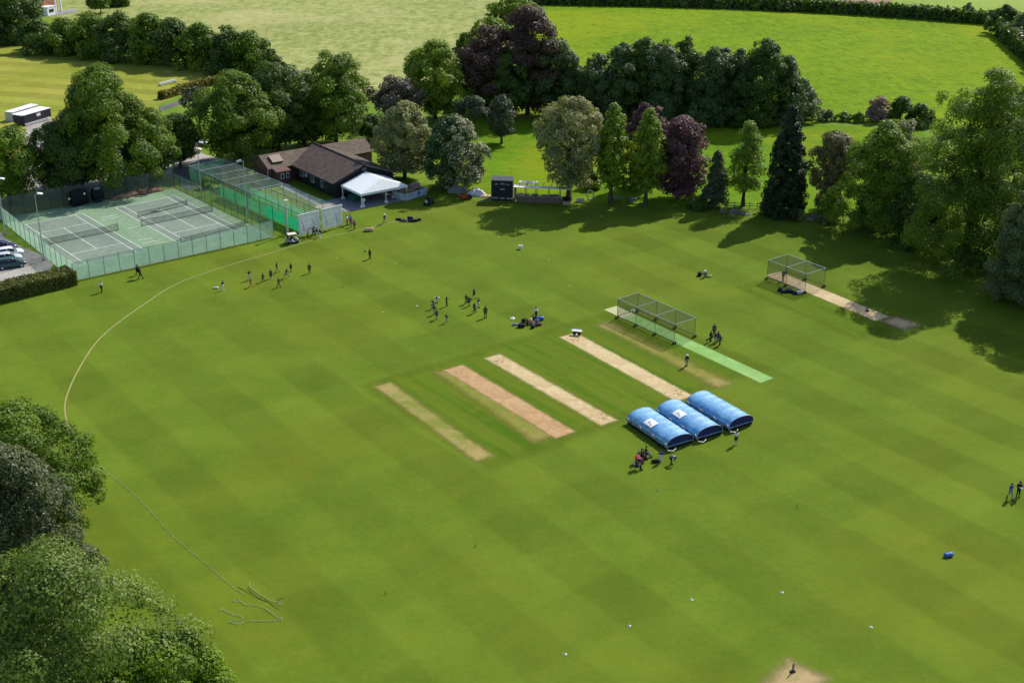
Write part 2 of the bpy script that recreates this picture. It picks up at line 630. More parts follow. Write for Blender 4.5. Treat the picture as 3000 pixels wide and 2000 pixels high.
# ------------------------------------------------------------------ tennis courts
CFL, CFR, CBR, CBL = gp(217, 824), gp(803, 695), gp(512, 551), gp(-6, 640)
sheet('tennis_court_surround', [CFL, CFR, CBR, CBL], M_CGREEN, .044)
M_LINE = plain('court_line_paint', (.62, .66, .58), .8, .2, 0, .15, 2)
for (ox, oy) in ((-80.4817, 192.2139), (-67.6409, 202.6863)):
    ux = Vector((math.cos(TA), math.sin(TA)))
    vy = Vector((math.sin(TA), -math.cos(TA)))
    o = Vector((ox, oy))
    q = lambda a, b: o + ux * a + vy * b
    sheet('tennis_court', [q(0, 0), q(10.97, 0), q(10.97, 23.77), q(0, 23.77)], M_CGREY, .050)
    mb = MB()

    def ln(a0, b0, a1, b1, w=.11):
        d = Vector((a1 - a0, b1 - b0)).normalized() * w / 2
        nx, ny = -d.y, d.x
        P = [(a0 - d.x + nx, b0 - d.y + ny), (a1 + d.x + nx, b1 + d.y + ny), (a1 + d.x - nx, b1 + d.y - ny), (a0 - d.x - nx, b0 - d.y - ny)]
        mb.face([(*q(*p), 0) for p in P])
    ln(0, 0, 10.97, 0)
    ln(0, 23.77, 10.97, 23.77)
    mb_parts = [(0, .06, 0, 23.71), (10.97, .06, 10.97, 23.71), (1.37, .06, 1.37, 23.71), (9.6, .06, 9.6, 23.71)]
    for a0, b0, a1, b1 in mb_parts:
        ln(a0, b0 + .06, a1, b1 - .06)
    ln(1.49, 5.49, 9.48, 5.49)
    ln(1.49, 18.29, 9.48, 18.29)
    ln(5.485, 5.6, 5.485, 18.18)
    ob = struct('court_lines', mb, M_LINE)
    ob.location.z = .056
# faded practice marks between the courts
mb = MB()
for (a, b) in (((295, 640), (345, 630)), ((300, 646), (350, 635)), ((405, 705), (445, 697)), ((418, 713), (470, 704)), ((372, 671), (412, 664))):
    p, r = gp(*a), gp(*b)
    d = (r - p).normalized()
    n = Vector((-d.y, d.x, 0)) * .06
    mb.face([p + n, r + n, r - n, p - n])
ob = struct('court_lines', mb, M_LINE)
ob.location.z = .052
# ------------------------------------------------------------------ vegetation
def leaf_mat(name, c1, c2, c3=None, trans=.28, rough=.55, spec=.25):
    if name in _mc:
        return _mc[name]
    t = NT(name)
    at = t.n('ShaderNodeAttribute', attribute_name='tint')
    f = at.outputs['Fac']
    col = t.mix(f, c1, c2)
    if c3:
        col = t.mix(t.mapr(f, .82, .9), col, c3)
    b = t.bsdf(col, rough, spec)
    tr = t.n('ShaderNodeBsdfTranslucent')
    t.set(tr.inputs[0], t.mix(1.0, col, (1.25, 1.3, .7), 'MULTIPLY'))
    _mc[name] = t.done(t.mixsh(trans, b, tr.outputs[0]))
    return _mc[name]


LM = {
    'oak': leaf_mat('leaf_mid_green', (0.044, 0.092, 0.006), (0.185, 0.275, 0.016), trans=0.34),
    'bright': leaf_mat('leaf_fresh_green', (0.064, 0.125, 0.006), (0.215, 0.32, 0.02), trans=0.34),
    'lime': leaf_mat('leaf_yellow_green', (0.091, 0.169, 0.010), (0.260, 0.332, 0.023), trans=0.34),
    'dark': leaf_mat('leaf_dark_green', (0.030, 0.064, 0.008), (0.115, 0.18, 0.02), trans=0.28),
    'blue': leaf_mat('leaf_blue_green', (0.036, 0.068, 0.020), (0.128, 0.182, 0.055), trans=0.27),
    'olive': leaf_mat('leaf_pale_olive', (0.126, 0.142, 0.047), (0.357, 0.357, 0.147), trans=0.31),
    'copper': leaf_mat('leaf_copper', (0.042, 0.026, 0.021), (0.130, 0.075, 0.055), trans=0.27),
    'purple': leaf_mat('leaf_purple', (0.052, 0.023, 0.031), (0.182, 0.085, 0.101), trans=0.28),
    'grey': leaf_mat('leaf_grey_brown', (0.078, 0.068, 0.052), (0.176, 0.150, 0.117), trans=0.22),
    'conifer': leaf_mat('needle_black_green', (0.013, 0.025, 0.008), (0.036, 0.055, 0.017), trans=0.12),
    'pine': leaf_mat('needle_grey_green', (0.039, 0.058, 0.026), (0.098, 0.117, 0.058), trans=0.17),
    'yew': leaf_mat('needle_grey_olive', (0.052, 0.056, 0.029), (0.130, 0.124, 0.072), trans=0.17),
    'nearolive': leaf_mat('leaf_olive_green', (.05, .095, .012), (.20, .275, .04), trans=0.28),
    'nearyew': leaf_mat('needle_olive_grey', (.045, .062, .018), (.118, .142, .045), trans=0.14),
    'chest': leaf_mat('leaf_with_cream_flowers', (0.029, 0.065, 0.016), (0.078, 0.130, 0.039), (.42, .39, .25), trans=0.27),
    'pale': leaf_mat('leaf_pale_grey_green', (0.072, 0.110, 0.036), (0.185, 0.225, 0.088), (.40, .40, .3), trans=0.27),
    'pink': leaf_mat('leaf_with_pink_blossom', (0.117, 0.078, 0.065), (0.286, 0.195, 0.169), (.4, .28, .26), trans=0.27),
    'tan': leaf_mat('leaf_buff_green', (0.111, 0.111, 0.039), (0.260, 0.227, 0.098), trans=0.31),
    'hedge': leaf_mat('hedge_yellow_green', (0.063, 0.084, 0.013), (0.168, 0.173, 0.032), trans=0.27),
    'gold': leaf_mat('hedge_golden', (0.105, 0.105, 0.013), (0.231, 0.200, 0.021), trans=0.27),
}
M_BARK = plain('bark_grey_brown', (.09, .07, .05), .95, .1, 0, .3, 2)
M_BARKD = plain('bark_dark', (.05, .04, .032), .95, .1, 0, .3, 2)


def leaves_mesh(name, C, N, S, T):
    """diamond shaped leaf sprays: centres, normals, sizes, tint"""
    n = len(C)
    rnd = RNG.normal(size=(n, 3))
    U = np.cross(N, rnd)
    U /= np.linalg.norm(U, axis=1, keepdims=True) + 1e-9
    V = np.cross(N, U)
    a = (S * RNG.uniform(.55, .85, n))[:, None]
    b = (S * RNG.uniform(.32, .55, n))[:, None]
    bend = N * (S * RNG.uniform(-.18, .18, n))[:, None]
    P = np.empty((n, 4, 3))
    P[:, 0] = C - U * a
    P[:, 1] = C + V * b + bend
    P[:, 2] = C + U * a
    P[:, 3] = C - V * b + bend
    me = bpy.data.meshes.new(name)
    me.vertices.add(4 * n)
    me.vertices.foreach_set('co', P.reshape(-1).astype(np.float32))
    me.loops.add(4 * n)
    me.loops.foreach_set('vertex_index', np.arange(4 * n, dtype=np.int32))
    me.polygons.add(n)
    me.polygons.foreach_set('loop_start', np.arange(0, 4 * n, 4, dtype=np.int32))
    at = me.attributes.new('tint', 'FLOAT', 'FACE')
    at.data.foreach_set('value', np.clip(T, 0, 1).astype(np.float32))
    me.update()
    return me


def unit(n):
    v = RNG.normal(size=(n, 3))
    return v / np.linalg.norm(v, axis=1, keepdims=True)


ENV = {
    'broad': lambda t: np.sqrt(np.clip(1 - (2 * np.clip(t, 0, 1) ** .85 - 1) ** 2, 0, 1)) ** .8,
    'tall': lambda t: np.clip(np.sin(np.pi * (t * .84 + .10)), 0, 1) ** .7,
    'column': lambda t: np.clip(np.sin(np.pi * (t ** .8 * .88 + .09)), 0, 1) ** .8,
    'cone': lambda t: np.clip((1 - t) ** .62 * (.86 + .14 * np.minimum(1, t * 8)), .03, 1),
    'airy': lambda t: np.clip(np.minimum((t + .03) * 4, 1) * (1 - t) ** .7, .05, 1),
    'vase': lambda t: np.clip(np.where(t < .55, .5 + .9 * t, np.sqrt(np.clip(1 - ((t - .55) / .47) ** 2, 0, 1))), .08, 1),
    'dome': lambda t: np.sqrt(np.clip(1 - t ** 2.4, 0, 1)),
}


def crown_mesh(name, kind, H, Rr, z0, leaf, dens=1.0, clump=.26, skew=None, sparse=False, flower=0.0, flowerside=None, rag=.2):
    env = ENV[kind]
    h = H - z0
    area = 2 * math.pi * Rr * h * .8
    rc0 = max(leaf * 1.5, clump * Rr)
    nc = int(min(520, max(9, 1.5 * area / (rc0 ** 2 * 2.2)))) if not sparse else int(min(300, max(16, .8 * area / (rc0 ** 2 * 2.2))))
    t = RNG.uniform(0, 1, nc * 6)
    keep = RNG.uniform(0, 1, nc * 6) < (env(t) * .85 + .15)
    t = t[keep][:nc]
    nc = len(t)
    th = RNG.uniform(0, 2 * np.pi, nc)
    ph = RNG.uniform(0, 6.28, 4)
    lob = 1 + rag * (np.sin(2 * th + ph[0] + 3 * t) + .7 * np.sin(3 * th + ph[1] - 4 * t) + .5 * np.sin(5 * th + ph[2] + 7 * t)) / 1.5
    rr = RNG.uniform(0, 1, nc) ** .55 * .99
    rc = rc0 * RNG.uniform(.65, 1.3, nc)
    er = np.maximum(env(t) * Rr * lob * 1.10 - rc * .45, 0)
    cx, cy = er * rr * np.cos(th), er * rr * np.sin(th)
    cz = z0 + t * h - rc * .5 * t + rc * .3 * (1 - t)
    ctint = RNG.normal(.5, .17, nc)
    cN = np.stack([cx, cy, cz], 1)
    # leaves
    total = int(dens * 3.0 * area / (leaf ** 2 * .5) * (.4 if sparse else 1.0))
    total = max(300, min(total, 90000))
    w = rc ** 2
    idx = RNG.choice(nc, total, p=w / w.sum())
    d = unit(total)
    outw = np.stack([cx[idx], cy[idx], np.full(total, Rr * .35)], 1)
    outw /= np.linalg.norm(outw, axis=1, keepdims=True) + 1e-9
    dot = (d * outw).sum(1)
    flip = (dot < -.15) & (RNG.uniform(0, 1, total) < .8)
    d[flip] *= -1
    rad = rc[idx] * np.where(RNG.uniform(0, 1, total) < .75, RNG.uniform(.8, 1.1, total), RNG.uniform(.2, .8, total))
    sc = np.array([1, 1, .8]) if kind not in ('cone',) else np.array([1, 1, .9])
    P = cN[idx] + d * rad[:, None] * sc
    P[:, 2] = np.maximum(P[:, 2], .12)
    if skew is not None:
        P[:, 0] += skew[0] * (P[:, 2] / H)
        P[:, 1] += skew[1] * (P[:, 2] / H)
    N = d * .75 + outw * .25 + np.array([0, 0, .2]) + RNG.normal(size=(total, 3)) * .34
    N /= np.linalg.norm(N, axis=1, keepdims=True)
    T = np.clip(ctint[idx] + RNG.normal(0, .17, total), .02, .78)
    if flower:
        sel = RNG.uniform(0, 1, total) < flower
        if flowerside is not None:
            side = (P[:, 0] * flowerside[0] + P[:, 1] * flowerside[1]) / Rr
            sel &= side > flowerside[2] - RNG.uniform(0, .5, total)
        T[sel] = .97
    S = leaf * RNG.uniform(.65, 1.35, total)
    return leaves_mesh(name, P, N, S, T), cN, rc


def trunk_mb(H, z0, Rr, targets, r0=None, lean=(0, 0), top=None):
    mb = MB()
    r0 = r0 or (.016 * H + .06)
    top = top or (z0 + (H - z0) * .62)
    pts = [(0, 0, -.1)]
    n = 6
    wob = [(random.uniform(-1, 1) * .02 * H, random.uniform(-1, 1) * .02 * H) for _ in range(n + 1)]
    rs = [r0 * 1.5]
    for i in range(1, n + 1):
        f = i / n
        pts.append((lean[0] * f + wob[i][0] * f * .6, lean[1] * f + wob[i][1] * f * .6, top * f))
        rs.append(r0 * (1 - .75 * f) + .02)
    mb.tube(pts, rs, 8)
    for q in targets:
        f = random.uniform(.35, .9)
        i = min(n - 1, int(f * n))
        s = Vector(pts[i]).lerp(Vector(pts[i + 1]), f * n - i)
        e = Vector(q)
        if e.z < s.z + .2:
            e.z = s.z + .4
        mid = s.lerp(e, .5) + Vector((0, 0, (e - s).length * .1))
        rr = r0 * .42 * (1 - .5 * f)
        mb.tube([s, mid, e], [rr, rr * .6, rr * .22], 6)
    return mb


def tree(u, vb, vt, hw, kind, lm, label, name='broadleaf_tree', cat='tree', group=None, z0=.16, dens=1.0, clump=.26, lean=None,
         sparse=False, flower=0.0, fs=None, leafk=1.55, limbs=7, bark=None, Hmul=1.0, rag=.2, r0=None, top=None, ymul=1.0):
    base = g2(u, vb)
    H = height(u * K, vb * K, vt * K) * Hmul
    depth = pv((base.x, base.y, H * .5))[2]
    Rr = hw * K / F * depth
    leaf = max(.17, depth / 1246.0 * leafk)
    root = thing(name, label, cat, (base.x, base.y, .03), random.uniform(0, 6.28) if not fs and not lean else 0, group)
    me, cN, rc = crown_mesh('crown', kind, H, Rr, z0 * H, leaf, dens, clump, lean, sparse, flower, fs, rag)
    obj('crown', me, LM[lm], root)
    order = list(range(len(cN)))
    random.shuffle(order)
    tg = [tuple(cN[i] * np.array([.85, .85, .97])) for i in order[:limbs]]
    if lean:
        tg = [(p[0] + lean[0] * p[2] / H, p[1] + lean[1] * p[2] / H, p[2]) for p in tg]
    obj('trunk', trunk_mb(H, z0 * H, Rr, tg, r0, lean or (0, 0), top), bark or M_BARK, root)
    return root


def hedge(pts, w, h, lm, label, leaf, name='hedge', cat='hedge', dens=1.0, jit=.12, group=None, taper=0.0):
    """clipped or field hedge along world points (its own mesh of leaves over a woody core)"""
    pts = [Vector((p[0], p[1], 0)) for p in pts]
    o = pts[0]
    segs = [(pts[i], pts[i + 1]) for i in range(len(pts) - 1)]
    L = sum((b - a).length for a, b in segs)
    n = int(dens * 2.0 * L * (2 * h + w) / (leaf ** 2 * .5)) + 200
    n = min(n, 50000)
    lens = np.array([(b - a).length for a, b in segs])
    si = RNG.choice(len(segs), n, p=lens / lens.sum())
    A = np.array([tuple(s[0]) for s in segs])[si]
    B = np.array([tuple(s[1]) for s in segs])[si]
    f = RNG.uniform(0, 1, n)
    C = A + (B - A) * f[:, None]
    D = (B - A) / (np.linalg.norm(B - A, axis=1, keepdims=True) + 1e-9)
    S2 = np.stack([-D[:, 1], D[:, 0], np.zeros(n)], 1)
    along = (C * D).sum(1)
    hh = h * (1 + jit * (np.sin(along * .9 + 1) * .5 + np.sin(along * 2.3) * .3 + np.sin(along * .23 + 2) * .6))
    ww = w * (1 + jit * (np.sin(along * 1.1 + 2) * .5 + np.sin(along * 2.9) * .3))
    u = RNG.uniform(0, 1, n) * (2 * h + w)
    top = (u < w)
    side = np.where(u < w + h, 1.0, -1.0)
    off = np.where(top, RNG.uniform(-.5, .5, n) * ww, side * ww * .5)
    z = np.where(top, hh, RNG.uniform(0.02, 1, n) * hh)
    off = off * (1 - taper * z / h)
    P = C + S2 * off[:, None]
    P[:, 2] = z
    P += RNG.normal(size=(n, 3)) * leaf * .35
    # end caps
    ne = n // 12
    for e, (pt, dr) in enumerate(((pts[0], -1), (pts[-1], 1))):
        k = slice(e * ne, (e + 1) * ne)
        i = 0 if e == 0 else len(segs) - 1
        a, b = segs[i]
        dd = (b - a).normalized()
        sd = Vector((-dd.y, dd.x, 0))
        oo = RNG.uniform(-.5, .5, ne) * w
        P[k] = np.array(tuple(pt))[None] + np.outer(oo, np.array(tuple(sd)))
        P[k, 2] = RNG.uniform(0.02, 1, ne) * h
        P[k] += RNG.normal(size=(ne, 3)) * leaf * .35
    P[:, 2] = np.maximum(P[:, 2], .05)
    N = np.where(top[:, None], np.array([0, 0, 1.0]), S2 * side[:, None]) + RNG.normal(size=(n, 3)) * .55
    N /= np.linalg.norm(N, axis=1, keepdims=True)
    T = np.clip(.45 + .15 * np.sin(along * .7) + RNG.normal(0, .2, n), .02, .78)
    P -= np.array(tuple(o))
    root = thing(name, label, cat, tuple(o + Vector((0, 0, .03))), 0, group)
    obj('foliage', leaves_mesh('foliage', P, N, leaf * RNG.uniform(.65, 1.35, n), T), LM[lm], root)
    core = MB()
    for a, b in segs:
        d = (b - a)
        core.box((a + b) / 2 - o + Vector((0, 0, h * .42)), (d.length, w * .7, h * .84), math.atan2(d.y, d.x))
    obj('branches', core, M_BARKD if lm not in ('gold',) else M_BARK, root)
    return root


def shrub(u, vb, vt, hw, lm, label, kind='dome', name='shrub', cat='shrub', group=None, dens=1.0, leafk=1.75, flower=0, fs=None, clump=.34):
    return tree(u, vb, vt, hw, kind, lm, label, name, cat, group, .05, dens, clump, None, False, flower, fs, leafk, 5, M_BARKD, rag=.2, top=None)


# --- the wood behind the tennis courts
G1 = 'trees behind the tennis courts'
tree(24, 466, 286, 72, 'broad', 'bright', 'fresh green round tree at the left edge behind the tennis court fence', group=G1, z0=.1)
tree(142, 446, 284, 64, 'broad', 'dark', 'dark spreading tree just left of the tallest tree behind the courts', group=G1, z0=.1)
tree(258, 426, 150, 108, 'dome', 'oak', 'tallest broad green tree standing behind the tennis courts', group=G1, z0=.1, clump=.22)
tree(190, 428, 250, 66, 'broad', 'dark', 'low dark tree in front of the tallest tree behind the courts', group=G1, z0=.06)
tree(352, 412, 248, 66, 'broad', 'oak', 'round green tree filling the right flank of the tallest tree behind the courts', group=G1, z0=.08)
tree(415, 385, 262, 40, 'broad', 'dark', 'small dark tree above the asphalt yard behind the practice nets', group=G1, z0=.1)
tree(462, 322, 200, 38, 'vase', 'yew', 'thin open tree with bare forked stems beside the lane', group=G1, z0=.45, sparse=True, limbs=12, bark=M_BARKD)
tree(552, 372, 165, 92, 'tall', 'oak', 'big rounded tree with leafy foot behind the practice nets', group=G1, z0=.07, clump=.22)
tree(640, 345, 140, 78, 'tall', 'dark', 'tall dark blue green tree left of the pavilion ridge', group=G1, z0=.07)
tree(700, 335, 215, 50, 'tall', 'dark', 'narrow dark tree squeezed between two taller ones behind the pavilion', group=G1, z0=.06)
tree(772, 330, 121, 82, 'tall', 'oak', 'big bushy tree standing directly behind the pavilion roof', group=G1, z0=.06, clump=.22)
tree(860, 325, 262, 34, 'broad', 'dark', 'dark undergrowth tree at the right end of the pavilion roof', group=G1, z0=.05)

# --- the long shelter belt at top left
G2 = 'trees of the shelter belt beside the mown field'
ref = [(92, 118, 50, 54, 'dark', 'first and lowest tree of the shelter belt, nearest the house'),
       (150, 122, 42, 54, 'oak', 'shelter belt tree with pale top just below the brick house'),
       (215, 127, 30, 54, 'oak', 'broad shelter belt tree right of the brick house'),
       (280, 134, 28, 54, 'dark', 'dark shelter belt tree with small grey tree beyond it'),
       (345, 142, 32, 54, 'oak', 'shelter belt tree with bushy rounded crown over the widest shadow'),
       (405, 149, 40, 54, 'dark', 'dark shelter belt tree just past the middle of the row'),
       (465, 157, 56, 54, 'oak', 'green shelter belt tree above the white bar on the mown field'),
       (525, 165, 62, 54, 'dark', 'dark shelter belt tree near the hay field end of the row'),
       (580, 168, 72, 54, 'oak', 'rounded last big tree of the shelter belt next to the hay field'),
       (622, 172, 112, 26, 'dark', 'small end tree of the shelter belt touching the tall trees')]
for (u, vb, vt, hw, lm, lab) in ref:
    tree(u, vb, vt, hw, 'dome', lm, lab, group=G2, z0=.03, leafk=1.9, limbs=5, clump=.3, rag=.3)
tree(38, 92, -30, 66, 'broad', 'dark', 'large dark tree in the top left corner beside the house', z0=.08)
tree(-25, 95, -10, 50, 'broad', 'dark', 'dark tree cut by the left edge in the top corner', z0=.08)
tree(232, 30, -18, 24, 'column', 'oak', 'small green tree on the lawn behind the house', z0=.15, leafk=2.3)
hedge([g2(-40, 108), g2(85, 100)], 3.0, 3.2, 'dark', 'dark hedge at the left edge below the lawn of the house', .8)
hedge([g2(228, 18), g2(292, 15)], 2.5, 3.0, 'dark', 'dark clipped hedge behind the house beside the hay field', .8)

# --- centre background
G3 = 'trees behind the pavilion and scoreboard'
tree(908, 290, 176, 56, 'vase', 'grey', 'grey brown twiggy tree just coming into leaf', group=G3, z0=.12, leafk=1.7, dens=.9)
tree(1000, 272, 97, 74, 'tall', 'lime', 'bright yellow green tree in front of the hay field', group=G3, z0=.06, clump=.2)
tree(930, 410, 236, 66, 'tall', 'olive', 'pale olive tree beside the right end of the pavilion', group=G3, z0=.08, leafk=1.8, clump=.2)
tree(1042, 432, 265, 70, 'broad', 'chest', 'dark tree covered in cream flower candles down its right side', group=G3, z0=.03, flower=.42, fs=(.9, -.3, .25), clump=.2)
tree(1088, 318, 221, 38, 'dome', 'pine', 'flat topped grey green pine on a bent stem', group=G3, name='pine_tree', z0=.55, limbs=8, clump=.4)
tree(1152, 330, 218, 31, 'tall', 'pine', 'second grey green pine with drooping lower branches', group=G3, name='pine_tree', z0=.12, clump=.36, dens=.7)
tree(1118, 262, 62, 72, 'broad', 'copper', 'copper leaved tree at the left of the dark copper clump', group=G3, z0=.05)
tree(1212, 262, 18, 74, 'tall', 'copper', 'tallest copper leaved tree rising past the far hedge', group=G3, z0=.05)
tree(1160, 270, 120, 62, 'broad', 'dark', 'dark shaded tree low in the middle of the copper clump', group=G3, z0=.03)
tree(1268, 268, 88, 60, 'tall', 'blue', 'dark green tree on the right flank of the copper clump', group=G3, z0=.04)
tree(1320, 272, 150, 36, 'broad', 'blue', 'lower tree in the dip between copper clump and tall row', group=G3, z0=.04)
tree(1072, 160, 75, 26, 'broad', 'oak', 'small green tree at the hay field edge beside the copper clump', group=G3, z0=.06)
tree(1128, 88, 42, 40, 'dome', 'bright', 'light green bushy tree behind the copper clump', group=G3, z0=.03, leafk=2.3)
tree(1182, 45, -8, 56, 'dome', 'oak', 'green tree at the top edge where the far hedge begins', group=G3, z0=.03, leafk=2.3)

G4 = 'trees of the tall row along the pasture'
row = [(1368, 276, 122, 50, 'blue', 'first tall tree of the pasture row next to the dip'),
       (1424, 280, 96, 46, 'blue', 'grey green second tree of the tall pasture row'),
       (1470, 277, 84, 46, 'dark', 'dark narrow tree third along the pasture row'),
       (1522, 284, 92, 54, 'blue', 'fourth and slightly broader tree of the pasture row'),
       (1568, 278, 84, 40, 'dark', 'dark tree at the middle of the pasture row'),
       (1628, 285, 108, 54, 'blue', 'pasture row tree behind the purple leaved tree'),
       (1690, 281, 114, 50, 'blue', 'pasture row tree with dull violet grey top'),
       (1746, 287, 90, 56, 'dark', 'tall rounded tree near the right end of the pasture row'),
       (1800, 284, 130, 44, 'blue', 'last tall tree of the pasture row above the dark conifer'),
       (1500, 262, 104, 48, 'grey', 'dull grey tree in the second rank of the pasture row'),
       (1655, 264, 112, 46, 'pine', 'grey green tree in the second rank right of the middle')]
for (u, vb, vt, hw, lm, lab) in row:
    tree(u, vb, vt, hw, 'column' if 'narrow' in lab or 'third' in lab else 'dome', lm, lab, group=G4, z0=.02, limbs=5, clump=.27, rag=.34)
tree(1848, 276, 198, 34, 'dome', 'pale', 'low grey green tree with whitish blossom at the end of the pasture row', flower=.22, fs=(.9, -.3, .1), z0=.03)

# --- specimen trees along the top of the cricket field
G5 = 'specimen trees along the field edge'
tree(1305, 458, 224, 86, 'vase', 'olive', 'pale cream green spreading tree over the open shed', group=G5, z0=.16, leafk=1.75, dens=.72, clump=.17, limbs=16, flower=0)
tree(1402, 466, 236, 36, 'column', 'lime', 'slim yellow green tree right of the pale cream tree', group=G5, z0=.14, leafk=1.8)
tree(1482, 470, 250, 40, 'column', 'lime', 'slim yellow green tree standing in front of the purple tree', group=G5, z0=.14, leafk=1.8)
tree(1478, 430, 236, 46, 'tall', 'purple', 'purple leaved tree peeping out behind two slim green trees', group=G5, z0=.1)
tree(1556, 458, 268, 60, 'broad', 'purple', 'broad purple leaved tree drooping to the ground', group=G5, z0=.04)
tree(1640, 476, 345, 34, 'cone', 'pine', 'small ragged grey conifer left of the feathery young tree', group=G5, name='conifer_tree', z0=.04, dens=.8)
tree(1706, 474, 280, 64, 'airy', 'bright', 'feathery see through young tree with straight dark stem', group=G5, z0=.12, sparse=True, limbs=20, bark=M_BARKD, top=None, leafk=1.4, dens=.75)
tree(1797, 494, 243, 58, 'cone', 'conifer', 'tall black green cone shaped conifer', group=G5, name='conifer_tree', z0=.01, clump=.16, dens=1.2, rag=.08)
tree(1905, 484, 304, 56, 'vase', 'tan', 'buff green thin leaved tree between conifer and maple', group=G5, z0=.03, leafk=1.6)
tree(2008, 532, 282, 92, 'dome', 'bright', 'fresh green maple shaped tree in front of the giant tree', group=G5, z0=.05, clump=.22, rag=.3)
tree(2055, 470, 274, 44, 'tall', 'olive', 'pale green tree top showing behind the maple shaped tree', group=G5, z0=.05)
tree(2100, 560, 400, 62, 'dome', 'dark', 'dark low tree filling the gap between maple shaped tree and giant tree', group=G5, z0=.02, rag=.3)
tree(2212, 606, 156, 134, 'dome', 'oak', 'giant dark green tree at the right of the field', group=G5, z0=.03, clump=.2, limbs=12, rag=.3, r0=.8, dens=1.4)
tree(2338, 690, 430, 74, 'dome', 'pale', 'grey green glossy tree cut by the right edge below the giant tree', group=G5, z0=.02, clump=.24)
tree(2330, 420, 195, 44, 'tall', 'blue', 'tree half hidden behind the giant tree at the right edge', z0=.05)
tree(2385, 560, 300, 60, 'tall', 'oak', 'green tree at the right edge behind the grey green glossy tree', z0=.05)
# tall trees beyond the right edge whose shade lies over the grass
tree(2445, 712, 365, 98, 'broad', 'oak', 'large tree just beyond the right edge casting the broad shade', z0=.1)
tree(2640, 800, 480, 95, 'broad', 'oak', 'second large tree beyond the right edge of the field', z0=.1)
tree(2478, 860, 690, 50, 'broad', 'dark', 'smaller tree beyond the right edge casting a short shade', z0=.1)

# --- bushes
shrub(2240, 625, 576, 28, 'bright', 'bright lit bush below the giant tree beside its trunk')
shrub(2015, 278, 221, 25, 'pink', 'dusty pink flowering round bush on the pasture edge', flower=.3)
shrub(2066, 283, 221, 27, 'dark', 'dark round bush right of the dusty pink one')
for (u, vb, vt, hw, lm, lab) in ((1900, 277, 252, 16, 'blue', 'low scrub bush next to the whitish blossom tree'),
                                 (1938, 278, 258, 17, 'oak', 'low green scrub bush in the middle of the pasture edge'),
                                 (1972, 281, 260, 14, 'bright', 'low fresh green scrub bush left of the pink bush'),
                                 (2110, 290, 240, 30, 'dark', 'dark scrub bush partly behind the giant tree')):
    shrub(u, vb, vt, hw, lm, lab, group='scrub along the pasture edge')
for (u, vb, vt, hw, lm, lab) in ((1600, 482, 452, 22, 'dark', 'dark low bush at the foot of the purple tree'),
                                 (1585, 470, 445, 16, 'bright', 'pale lit low plant between purple tree and grey conifer'),
                                 (1900, 512, 488, 20, 'tan', 'dry brownish plant by the stones right of the conifer'),
                                 (1835, 505, 480, 12, 'olive', 'small straw coloured plant beside the conifer foot'),
                                 (1460, 432, 402, 26, 'bright', 'fresh undergrowth behind the picnic tables'),
                                 (1358, 432, 392, 26, 'lime', 'yellow green undergrowth right of the open shed'),
                                 (476, 432, 404, 14, 'lime', 'small yellow green bush in the back corner of the court fence')):
    shrub(u, vb, vt, hw, lm, lab, group='low plants along the field edge', leafk=1.7)

# --- far hedges and field trees
hedge([g2(1215, 10), g2(1480, 14), g2(1700, 20), g2(1900, 29), g2(2100, 42), g2(2275, 56)], 3.4, 3.6, 'dark',
      'long dark clipped hedge between the pasture and the far fields', .95, dens=.9, jit=.05)
G6 = 'bushy trees standing in the far hedge'
for (u, vb, vt, hw, lm, lab) in ((1560, 14, -10, 26, 'blue', 'leftmost bushy tree in the far hedge at the top edge'),
                                 (1640, 18, -2, 22, 'dark', 'small bushy tree left of the gap in the far hedge'),
                                 (1745, 22, 2, 24, 'dark', 'bushy hedge tree near the bare earth track'),
                                 (1800, 25, -4, 26, 'blue', 'rounded hedge tree just left of the last bushy one'),
                                 (1880, 28, 0, 30, 'dark', 'last bushy tree of the far hedge before it turns low'),
                                 (1420, 11, -8, 30, 'dark', 'bushy tree in the far hedge above the copper clump')):
    tree(u, vb, vt, hw, 'dome', lm, lab, group=G6, z0=.03, leafk=2.2, limbs=4)
tree(2118, 33, 14, 8, 'broad', 'grey', 'tiny bare looking tree behind the far hedge', z0=.35, leafk=1.5, clump=.4)
tree(2221, 42, 8, 12, 'column', 'blue', 'small upright tree behind the far hedge near its right end', z0=.25, leafk=1.7, clump=.4)
G7 = 'trees along the right side of the pasture'
for (u, vb, vt, hw, lm, lab) in ((2300, 78, 12, 36, 'dark', 'dark round tree at the end of the far hedge'),
                                 (2345, 100, 28, 30, 'pale', 'pale leaved tree in the upper right corner'),
                                 (2372, 128, 50, 34, 'blue', 'grey green tree cut by the upper right edge'),
                                 (2400, 165, 85, 36, 'dark', 'dark tree beyond the upper right edge')):
    tree(u, vb, vt, hw, 'dome', lm, lab, group=G7, z0=.04, limbs=5)
hedge([g2(2300, 84), g2(2420, 190), g2(2500, 270)], 3.5, 4.5, 'dark', 'dark hedge down the right side of the pasture', .8)
hedge([g2(372, 228), g2(445, 205), g2(560, 178)], 1.6, 1.5, 'gold', 'golden clipped hedge along the lane and mown field', .55)
hedge([gp(-80, 898), gp(211, 826)], 3.4, 2.0, 'hedge', 'thick clipped hedge between the car park and the field', .22, dens=1.2, jit=.06)

